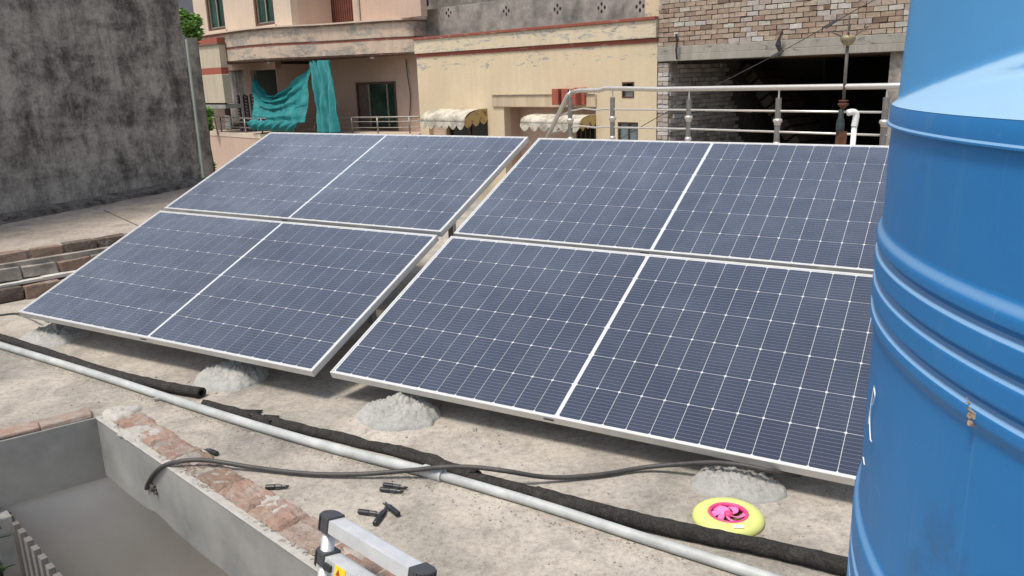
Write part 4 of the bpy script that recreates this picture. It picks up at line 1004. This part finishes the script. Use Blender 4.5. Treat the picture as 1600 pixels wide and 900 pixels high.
# ------------------------------------------------------------------ connectors
def connector(px, py, ang, L_, label, k=1, pins=False, z=0):
    k *= 1.25; L_ *= 1.25; p = gz(px, py, .009 * k); o = thing('cable_connector', label, 'connector', (p.x, p.y, .010 * k + z), ang)
    MB().tube([(-L_*.5, 0, 0), (-L_*.47, 0, 0), (-L_*.1, 0, 0), (-L_*.05, 0, 0)], [.006*k, .0085*k, .0092*k, .0075*k], 12).build('body', M['blackpl'], o)
    MB().tube([(-L_*.05, 0, 0), (L_*.18, 0, 0), (L_*.22, 0, 0), (L_*.38, 0, 0)], [.0075*k, .0075*k, .0055*k, .0045*k], 10).build('nut', M['cap'], o)
    b = MB()
    for s_ in (-1, 1): b.box(L_*.2, L_*.5, s_*.004*k - .0015, s_*.004*k + .0015, -.002, .002)
    b.build('latch', M['blackpl'], o)
    for i in range(6):
        a = i * math.pi / 3; MB().box(-L_*.04, L_*.16, -.001, .001, .0072*k, .0086*k, Matrix.Rotation(a, 4, 'X')).build('ridge', M['blackpl'], o)
    return o
def conn2(x0, y0, x1, y1, label, k=1, z=0):
    a = gz(x0, y0, .01); b = gz(x1, y1, .01); c = (a + b) / 2; L_ = (b - a).length; r0 = math.atan2(b.y - a.y, b.x - a.x)
    o = connector(500, 800, r0, L_ / 1.25 / .93, label, k / 1.25); o.location = (c.x, c.y, .0095 * k + z); return o
conn2(339, 709, 322, 702, 'short black connector nearest the curb, lying alone by the cable', 1.15)
conn2(416, 761, 450, 760, 'black tapered connector lying alone between the curb and the cable', 1.05)
conn2(600, 757, 635, 762, 'rear one of two black connectors lying side by side below the cable', 1.0)
conn2(595, 764, 629, 768, 'front one of two black connectors lying side by side below the cable', 1.0)
conn2(561, 799, 600, 804, 'left black connector of the group of three above the ladder', 1.05)
conn2(586, 818, 605, 792, 'middle black connector of the three, lying across between the other two', 1.1)
conn2(622, 804, 601, 787, 'right black connector of the group of three above the ladder', 1.1, .002)

# ------------------------------------------------------------------ flying disc with pink fan
fc = gz(1138, 803, .022); fd_ = thing('flying_disc', 'yellow-green toy flying disc with a pink fan wheel in its middle', 'toy disc', (fc.x, fc.y, 0), .2)
yl = NT('lime_yellow_plastic').set(.42, 0, .5); yl.base((.66, .70, .22)); yl.b.inputs['Subsurface Weight'].default_value = 0
b = MB(); prof = [(.064, .010), (.064, .0275), (.070, .0295), (.088, .0285), (.103, .0245), (.112, .016), (.1145, .006), (.113, .001), (.110, .001), (.109, .012), (.099, .020), (.067, .0235)]
n = 56
for r_, z in prof:
    for k in range(n): a = 2*math.pi*k/n; b.v.append((r_*math.cos(a), r_*math.sin(a), z))
for i in range(len(prof)):
    j = (i + 1) % len(prof)
    for k in range(n): b.f.append((i*n + k, i*n + (k+1) % n, j*n + (k+1) % n, j*n + k))
b.build('rim', yl.m, fd_, smooth=True)
pk_ = NT('hot_pink_plastic').set(.4, 0, .5); pk_.base((.75, .07, .22)); pk2_ = NT('light_pink_plastic').set(.4, 0, .5); pk2_.base((.85, .22, .50))
b = MB(); prof = [(.054, .012), (.0632, .012), (.0632, .0290), (.060, .0300), (.054, .0285)]
for r_, z in prof:
    for k in range(n): a = 2*math.pi*k/n; b.v.append((r_*math.cos(a), r_*math.sin(a), z))
for i in range(len(prof)):
    j = (i + 1) % len(prof)
    for k in range(n): b.f.append((i*n + k, i*n + (k+1) % n, j*n + (k+1) % n, j*n + k))
b.build('ring', pk_.m, fd_, smooth=True)
MB().lathe([(.013, .012), (.014, .026), (.009, .030), (.003, .031)], n=20).build('hub', pk_.m, fd_, smooth=True)
b = MB(); b.grid(lambda u, v: ((.011 + .044*u) * math.cos(.9*u**1.3 + (v - .5) * (.55 + .15*math.sin(math.pi*u))), (.011 + .044*u) * math.sin(.9*u**1.3 + (v - .5) * (.55 + .15*math.sin(math.pi*u))), .024 - .007*v), 10, 4); bm_ = b.mesh('blade', pk2_.m, True)
for k in range(6): o = inst('blade', bm_, fd_, (0, 0, 0), (0, 0, k * math.pi / 3)); m_ = o.modifiers.new('solid', 'SOLIDIFY'); m_.thickness = .002
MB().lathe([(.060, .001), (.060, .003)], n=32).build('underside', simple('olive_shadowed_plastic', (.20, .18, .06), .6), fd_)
MB().box(-.016, .016, -.0, .014, -.0005, .0006, Matrix.Rotation(-.25, 4, 'Z') @ Matrix.Translation((.012, -.096, .0285)) @ Matrix.Rotation(R(14), 4, 'X')).build('sticker', M['white'], fd_)

# ------------------------------------------------------------------ telescopic ladder
lt = Vector((-.530, 2.045, .238)); ru = Vector((.72, -.69, 0)).normalized(); back = Vector((.69, .72, 0)).normalized()
lean = R(13); up_l = (Vector((0, 0, 1)) * math.cos(lean) + back * math.sin(lean)); fwd = ru.cross(up_l)
ld = thing('telescopic_ladder', 'silver telescopic ladder with black end caps leaning against the roof edge', 'ladder')
ld.matrix_world = Matrix(((ru.x, -fwd.x, up_l.x, lt.x), (ru.y, -fwd.y, up_l.y, lt.y), (ru.z, -fwd.z, up_l.z, lt.z), (0, 0, 0, 1)))
LW = .405
def capm(mirror):
    b = MB(); pr_ = []
    for k in range(13):
        a = math.pi * k / 12; pr_.append((-.033 * math.sin(a) * 1.0, -.033 * math.cos(a)))
    pts_ = [(x, y) for x, y in pr_] + [(.034, .033), (.034, -.033)]
    if mirror: pts_ = [(-x, y) for x, y in reversed(pts_)]
    b.prism(pts_, -.052, .0); return b.mesh('end_cap', M['cap'])
cm = [capm(0), capm(1)]
for lvl, dz in enumerate((0, -.104, -.208, -.384, -.512, -.80, -1.1, -1.4, -1.7)):
    r_ = MB(); r_.box(.030, LW - .030, -.026, .026, -.043, -.006)
    for k in range(7): r_.box(.032, LW - .032, -.022 + k * .0065, -.0195 + k * .0065, -.0062, -.0048)
    rg = r_.build('rung', M['alu_bright'], ld, bevel=.002); rg.location = (0, 0, dz)
    for s_, x in ((0, 0), (1, LW)):
        c = inst('end_cap', cm[s_], ld, (x, 0, dz), (0, 0, 0), (.86, .90, .92 if lvl == 0 else .75)); m_ = c.modifiers.new('bevel', 'BEVEL'); m_.width = .004; m_.segments = 2; m_.limit_method = 'ANGLE'
        for k in range(9): 
            a = math.pi * (k + .5) / 9; 
            if lvl < 2: MB().box(-.0012, .0012, -.0012, .0012, -.048, -.006, T4(x + (-1 if s_ == 0 else 1) * .0288 * math.sin(a), -.0302 * math.cos(a), dz + .002)).build('grip_rib', M['blackpl'], ld)
for s_, x in ((0, .002), (1, LW - .002)):
    MB().tube([(x, 0, -1.9), (x, 0, -.03)], .0195, 18).build('stile', M['alu_bright'], ld, smooth=True)
for s_ in (0, 1): MB().box(-.016, .016, -.004, .004, -.010, .010, T4(.052 if s_ == 0 else LW - .052, -.030, -.104 - .028)).build('release_button', M['blackpl'], ld, bevel=.002)
yl2 = NT('yellow_label').set(.5, 0, .4); yl2.base((.85, .58, .02)); 
MB().box(-.024, .024, -.0006, .0004, -.017, .016, T4(.105, -.0268, -.104 - .0245)).build('warning_label', yl2.m, ld)
b = MB(); b.prism([(-.011, -.009), (.011, -.009), (0, .011)], 0, .0006); o = b.build('warning_triangle', simple('orange_black_print', (.35, .06, .01), .6, bump=0), ld); o.matrix_local = T4(.098, -.0275, -.104 - .026) @ Matrix.Rotation(R(90), 4, 'X')

# ------------------------------------------------------------------ water tank
TC = Vector((1.150, .702, 0)); TR = .745
tk = thing('water_tank', 'large ribbed blue plastic water tank filling the right side', 'water tank', TC)
def zc(d): return HC - d
prof = []
def add(r, z): prof.append((r, z))
add(TR - .03, 0.02); add(TR + .005, .05); z = .05
def sstep(x, a, c): x = max(0, min(1, (x - a) / (c - a))); return x * x * (3 - 2 * x)
z = .08
while z < HC - .080:
    r = TR - .002
    r += .006 * sstep(z, HC - .318, HC - .302) * (1 - sstep(z, HC - .203, HC - .186))
    for gc in (HC - .217, HC - .252, HC - .287): r -= .0085 * math.exp(-((z - gc) / .0050) ** 4)
    r += .007 * sstep(z, HC - .76, HC - .74) * (1 - sstep(z, HC - .575, HC - .555))
    for gc in (HC - .62, HC - .66, HC - .70): r -= .007 * math.exp(-((z - gc) / .0050) ** 4)
    for gc in (.36, .30): r += .012 * math.exp(-((z - gc) / .014) ** 2)
    add(r, z); z += .0016 if HC - .35 < z < HC - .15 or z > HC - .8 and z < HC - .5 else .012
add(TR - .003, HC - .0705); add(TR - .003, HC - .0680); add(TR + .0030, HC - .0675); add(TR + .003, HC - .0655); add(TR + .001, HC - .0635); add(TR + .001, HC - .052); add(TR - .001, HC - .0445)
b = MB(); n = 220
for r_, z in prof:
    for k in range(n): a = 2*math.pi*k/n; b.v.append((r_*math.cos(a), r_*math.sin(a), z))
for i in range(len(prof) - 1):
    for k in range(n): A = i*n + k; B = i*n + (k+1) % n; b.f.append((A, B, B + n, A + n))
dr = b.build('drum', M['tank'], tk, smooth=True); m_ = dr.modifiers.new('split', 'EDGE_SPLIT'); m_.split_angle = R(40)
# moulded top: bright sloping shoulder that swoops up into a steep upper wall
tan_az = math.atan2(-TC.y, -TC.x)    # azimuth of the side facing the camera
b = MB(); n = 300; rows = 70
def topr(a, v):
    # a: azimuth offset (radians) from the camera-facing side, positive towards the right-hand near side
    zlip = HC - .044
    f = math.degrees((a - tan_az + math.pi) % (2*math.pi) - math.pi)
    zt = .003 + .125 * abs(math.sin(math.pi * (f + 54) / 120))     # three swooping moulded shelves round the top
    zz = v * .46; k = zz / zt
    if k < 1:
        cr = 0
        if -44 < f < 20: cr = .020 * min(1, (f + 44) / 9) * math.exp(-((k - .60) / .13) ** 2)
        return TR - .001 - zz * 1.5 - cr, zlip + zz
    return TR - .001 - zt * 1.5 - (zz - zt) * .035, zlip + zz
for i in range(rows + 1):
    v = (i / rows)
    for k in range(n):
        a = 2*math.pi*k/n; r_, z = topr(a, v); b.v.append((r_*math.cos(a), r_*math.sin(a), z))
for i in range(rows):
    for k in range(n): A = i*n + k; B = i*n + (k+1) % n; b.f.append((A, B, B + n, A + n))
k = len(b.v); b.f.append(tuple(rows*n + q for q in range(n)))
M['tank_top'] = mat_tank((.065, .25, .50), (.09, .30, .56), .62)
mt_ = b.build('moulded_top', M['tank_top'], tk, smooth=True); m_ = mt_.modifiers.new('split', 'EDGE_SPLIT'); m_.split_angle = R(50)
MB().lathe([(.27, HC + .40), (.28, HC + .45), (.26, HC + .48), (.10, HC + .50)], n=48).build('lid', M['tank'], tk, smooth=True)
# painted marks near the left limb, bracket of old glue
def tpt(px, py, out=.002):
    r = ray(px, py); o_ = CAM - TC; A = r.x**2 + r.y**2; B = 2*(o_.x*r.x + o_.y*r.y); C_ = o_.x**2 + o_.y**2 - (TR + out)**2; D_ = B*B - 4*A*C_
    if D_ < 0: t = -B / (2*A); q = o_ + r*t; q2 = Vector((q.x, q.y, 0)).normalized() * (TR + out); return Vector((q2.x, q2.y, q.z))
    t = (-B - math.sqrt(D_)) / (2*A); q = o_ + r*t; return q
for st in ([(1366, 603), (1363, 620), (1360, 640), (1357, 662)], [(1366, 606), (1367, 618), (1364, 630), (1361, 634)], [(1361, 634), (1359, 650), (1359, 665), (1360, 685), (1362, 690)], [(1349, 714), (1350, 722), (1351, 726)]):
    P = [tpt(x, y, .0015) for x, y in st]; MB().tube(spline([tuple(p) for p in P], 5), .0007, 6, squash=.5).build('painted_stroke', M['chalk'], tk)
q = tpt(1519, 652, .003); b = MB()
for dx, dz, s in ((-.003, .004, .0028), (.002, .001, .0022), (.0, -.005, .0024), (.003, .007, .0015), (.007, .011, .0009), (.010, .014, .0007)):
    t_ = Vector((-(q.y), q.x, 0)).normalized(); c = q + t_ * -dx + Vector((0, 0, dz)); b.box(-s, s, -s, s, -s, s, Matrix.Translation(c), s*.4)
b.build('dirt_clump', simple('tan_dirt', (.36, .27, .19), .9, var=.5, scale=200), tk)

# ------------------------------------------------------------------ stainless railing at the far edge of the roof
rz_ = 1.27; RE = Vector((-.355, 9.73, 0)); rd = EDGE
def rp(px, py=140):    # point on the railing line under this pixel column
    r = ray(px, py); nrm = Vector((rd.y, -rd.x, 0)); k = (RE - CAM).dot(nrm) / r.dot(nrm); return CAM + r * k
rail = thing('steel_railing', 'stainless steel railing with ball-collared posts along the far roof edge', 'railing')
top = [rp(856, 214), rp(887, 149), rp(893, 144.5), rp(905, 141.5), rp(937, 141), rp(946, 138), rp(1030, 139.5), rp(1386, 134.5), rp(1480, 131)]
top[0] = rp(838, 250)
MB().tube(top[:3] , .0225, 14).build('handrail', M['steel'], rail, smooth=True); MB().tube(top[2:], .0225, 14).build('handrail', M['steel'], rail, smooth=True)
for ys in (((867, 185), (893, 173), (912, 169.5), (932, 172), (945, 170.5), (957, 171), (1075, 171.8), (1215, 173.5), (1386, 175.5)), ((857, 209.5), (893, 199), (908, 197), (932, 199.5), (945, 198), (957, 199), (1075, 201.5), (1215, 206), (1386, 211.5))):
    MB().tube([rp(x, y) for x, y in ys], .009, 8).build('wire_bar', M['steel'], rail, smooth=True)
zb2 = rp(1075, 230).z
for hz in (.52, .28): MB().tube([Vector((rp(893).x, rp(893).y, hz)), Vector((rp(1386).x, rp(1386).y, hz))], .009, 8).build('wire_bar', M['steel'], rail, smooth=True)
for px, pyb, pyt in ((891, 188, 152), (957, 185, 152), (1076, 184, 155), (1215, 189, 153), (1382, 191, 152)):
    b0_ = rp(px, pyb); zt_ = rp(px, pyt).z; ztop = rp(px, 139).z
    p = MB().tube([(b0_.x, b0_.y, 0), (b0_.x, b0_.y, zt_)], .0235, 14).build('post', M['steel_dull'], rail)
    MB().lathe([(.024, -.035), (.029, -.03), (.024, -.02), (.036, -.008), (.038, .004), (.034, .016), (.024, .02)], (b0_.x, b0_.y, b0_.z), 18).build('collar_ball', M['steel'], p, smooth=True)
    MB().lathe([(.024, -.035), (.029, -.03), (.024, -.02), (.031, -.008), (.031, .004), (.024, .02)], (b0_.x, b0_.y, b0_.z - .19), 18).build('collar_ball', M['steel'], p, smooth=True)
    MB().tube([(b0_.x, b0_.y, zt_ - .01), (b0_.x, b0_.y, ztop)], .007, 8).build('pin', M['steel'], p)

# rod with ball and prongs, clamp, dark fitting; white elbow pipe
rk = 6.1; rb_ = CAM + ray(1325, 60) * rk; rt = CAM + ray(1324, 26) * rk; rbm = CAM + ray(1326, 168) * rk
ro = thing('earthing_rod', 'rusty rod topped by a pronged brass ball, standing before the railing', 'rod', (rb_.x, rb_.y, 0))
MB().tube([(0, 0, rbm.z - .02), (0, 0, rb_.z)], .0125, 10).build('rod', M['rod'], ro, smooth=True); MB().tube([(0, 0, rb_.z), (0, 0, rt.z)], [.008, .005], 8).build('spike', M['rod'], ro)
MB().lathe([(.004, -.055), (.03, -.048), (.050, -.022), (.056, .002), (.050, .018), (.03, .026), (.012, .026)], (0, 0, rb_.z), 22).build('ball', M['ball'], ro, smooth=True)
for dx, dz, dy in ((-.14, .055, 0), (.155, .085, .02), (-.02, .05, -.06), (.03, .06, .1)): MB().tube([(dx * .25, dy * .3, rb_.z + .01), (dx, dy, rb_.z + dz)], [.007, .004], 7).build('prong', M['rod'], ro)
zc_ = (CAM + ray(1326, 163) * rk).z
MB().lathe([(.014, -.04), (.020, -.03), (.038, -.008), (.040, .004), (.022, .008), (.018, .014), (.036, .020), (.036, .026), (.016, .028)], (0, 0, zc_), 12).build('clamp', M['rust'], ro)
zf0, zf1 = (CAM + ray(1322, 212) * rk).z, (CAM + ray(1322, 172) * rk).z; hf = zf1 - zf0
MB().lathe([(.028, zf0), (.030, zf0 + hf*.2), (.031, zf0 + hf*.45), (.026, zf0 + hf*.5), (.030, zf0 + hf*.55), (.020, zf0 + hf*.65), (.018, zf0 + hf*.95), (.014, zf1)], (-.012, 0, 0), 14).build('fitting', M['bottle'], ro, smooth=True)
MB().box(-.034, .03, -.03, .03, .0, zf0 + .02, Matrix.Translation((-.04, 0, 0)) @ Matrix.Rotation(.05, 4, 'Y')).build('stub_post', M['rust'], ro)
e0 = CAM + ray(1337, 176) * 5.9; eb = CAM + ray(1333, 224) * 5.9
b = MB(); b.tube(spline([(e0.x - .06, e0.y, e0.z), (e0.x - .02, e0.y, e0.z + .006), (e0.x + .004, e0.y, e0.z - .012), (e0.x + .002, e0.y, e0.z - .06), (e0.x - .003, e0.y, e0.z - .1)], 5), .023, 14); 
wp = thing('vent_pipe', 'white plastic pipe with an elbow at its top, beside the rusty rod', 'pipe')
b.build('elbow', M['pvcw'], wp, smooth=True); MB().tube([(e0.x - .002, e0.y, e0.z - .085), (e0.x - .012, e0.y, 0)], .019, 14).build('pipe', M['pvcw'], wp, smooth=True)
# overhead wire with taped knots
wo_ = 1.6; W_ = [fs(960, 222, wo_), fs(1035, 179, wo_), fs(1120, 133, wo_), fs(1215, 84, wo_), fs(1306, 33, wo_), fs(1378, -6, wo_), fs(1460, -45, wo_)]
wr = thing('overhead_wire', 'thin wire rising to the right across the brick house, with knots of tape', 'wire', FO, FROT)
MB().tube(spline([tuple(p) for p in W_], 5), .0065, 6).build('wire', M['cable'], wr)
for px, py in ((1215, 84), (1299, 37)): p = fs(px, py, wo_); MB().box(-.10, .10, -.012, .012, -.02, .02, T4(p.x, p.y, p.z) @ Matrix.Rotation(-.45, 4, 'Y'), .01).build('tape_knot', M['cable'], wr)
def strip_cloth(pts_, wd_, label):
    P = [fs(x, y, .12) for x, y in pts_]; b = MB()
    for i, p in enumerate(P): w2_ = wd_[i]; b.v += [(p.x - w2_, p.y + .01 * math.sin(i*2), p.z), (p.x + w2_, p.y - .01, p.z)]
    for i in range(len(P) - 1): q = i*2; b.f.append((q, q+2, q+3, q+1))
    o = b.build('black_rag', M['blackpl'], None, solid=.008); o.location = FO; o.rotation_euler = (0, 0, FROT); tag(o, label, 'rag')
strip_cloth([(1057, 53), (1058, 65), (1057, 78), (1058, 93)], [.03, .028, .022, .02], 'thin black strip hanging on the concrete lintel near the left pier')
strip_cloth([(1222, 50), (1217, 62), (1216, 70), (1219, 80), (1217, 88)], [.012, .035, .055, .035, .03], 'black rag hanging on the concrete lintel where the wire crosses it')

# ------------------------------------------------------------------ sliding gate and plants down in the light well
gt = thing('slatted_gate', 'tall gate of pale vertical slats below the roof edge at the lower left', 'gate')
ga = gz(12, 802, -.33); gb = gz(94, 904, -.33); gd = (gb - ga).normalized(); gd.z = 0; gnv = Vector((gd.y, -gd.x, 0))
sl = MB().box(-.022, .022, -.012, .012, -2.6, 0).mesh('slat', M['slat']); L_ = (gb - ga).length + .4; gsp = (gb - ga).length / 7.5
n = int(L_ / gsp)
for i in range(n): p = ga + gd * (i * gsp + .02); inst('slat', sl, gt, (p.x, p.y, -.33), (0, 0, math.atan2(gd.y, gd.x)))
b = MB(); a2 = ga + gnv * -.03; c2 = ga + gd * L_ + gnv * -.03; b.prism([(a2.x, a2.y), (c2.x, c2.y), ((c2 - gnv*.01).x, (c2 - gnv*.01).y), ((a2 - gnv*.01).x, (a2 - gnv*.01).y)], -3.0, -.43); b.build('backing_sheet', M['slatgap'], gt)
gp = gz(0, 806, -.30); tag(MB().box(-.035, .035, -.035, .035, -3.4, -.30, Matrix.Translation((gp.x, gp.y, 0)) @ Matrix.Rotation(math.atan2(gd.y, gd.x), 4, 'Z')).build('gate_post', M['beam'], None, bevel=.004), 'pale square post at the left end of the slatted gate', 'post')
lv = gz(-12, 850, -.4)
tt = thing('leafy_plant', 'dark green leafy plant at the lower left corner below the gate top', 'plant', (lv.x, lv.y, -4.6))
MB().tube([(0, 0, 0), (.02, .05, 2.0), (0, 0, 4.1)], [.03, .02, .008], 7).build('stem', M['bark'], tt)
b = MB()
for i in range(300):
    p = Vector((random.gauss(-.07, .05), random.gauss(-.02, .08), 4.1 + random.gauss(0, .20))); s = random.uniform(.02, .05); m_ = Matrix.Translation(p) @ Matrix.Rotation(random.uniform(0, 6.3), 4, 'Z') @ Matrix.Rotation(random.uniform(-.9, .9), 4, 'X'); k = len(b.v)
    for q in ((-s, 0, 0), (-s*.3, -s*.42, s*.1), (s*.5, -s*.35, 0), (s*1.1, 0, -s*.2), (s*.5, s*.35, 0), (-s*.3, s*.42, s*.1)): b.v.append(tuple(m_ @ Vector(q)))
    b.f.append(tuple(range(k, k+6)))
b.build('leaves', M['leafdark'], tt)
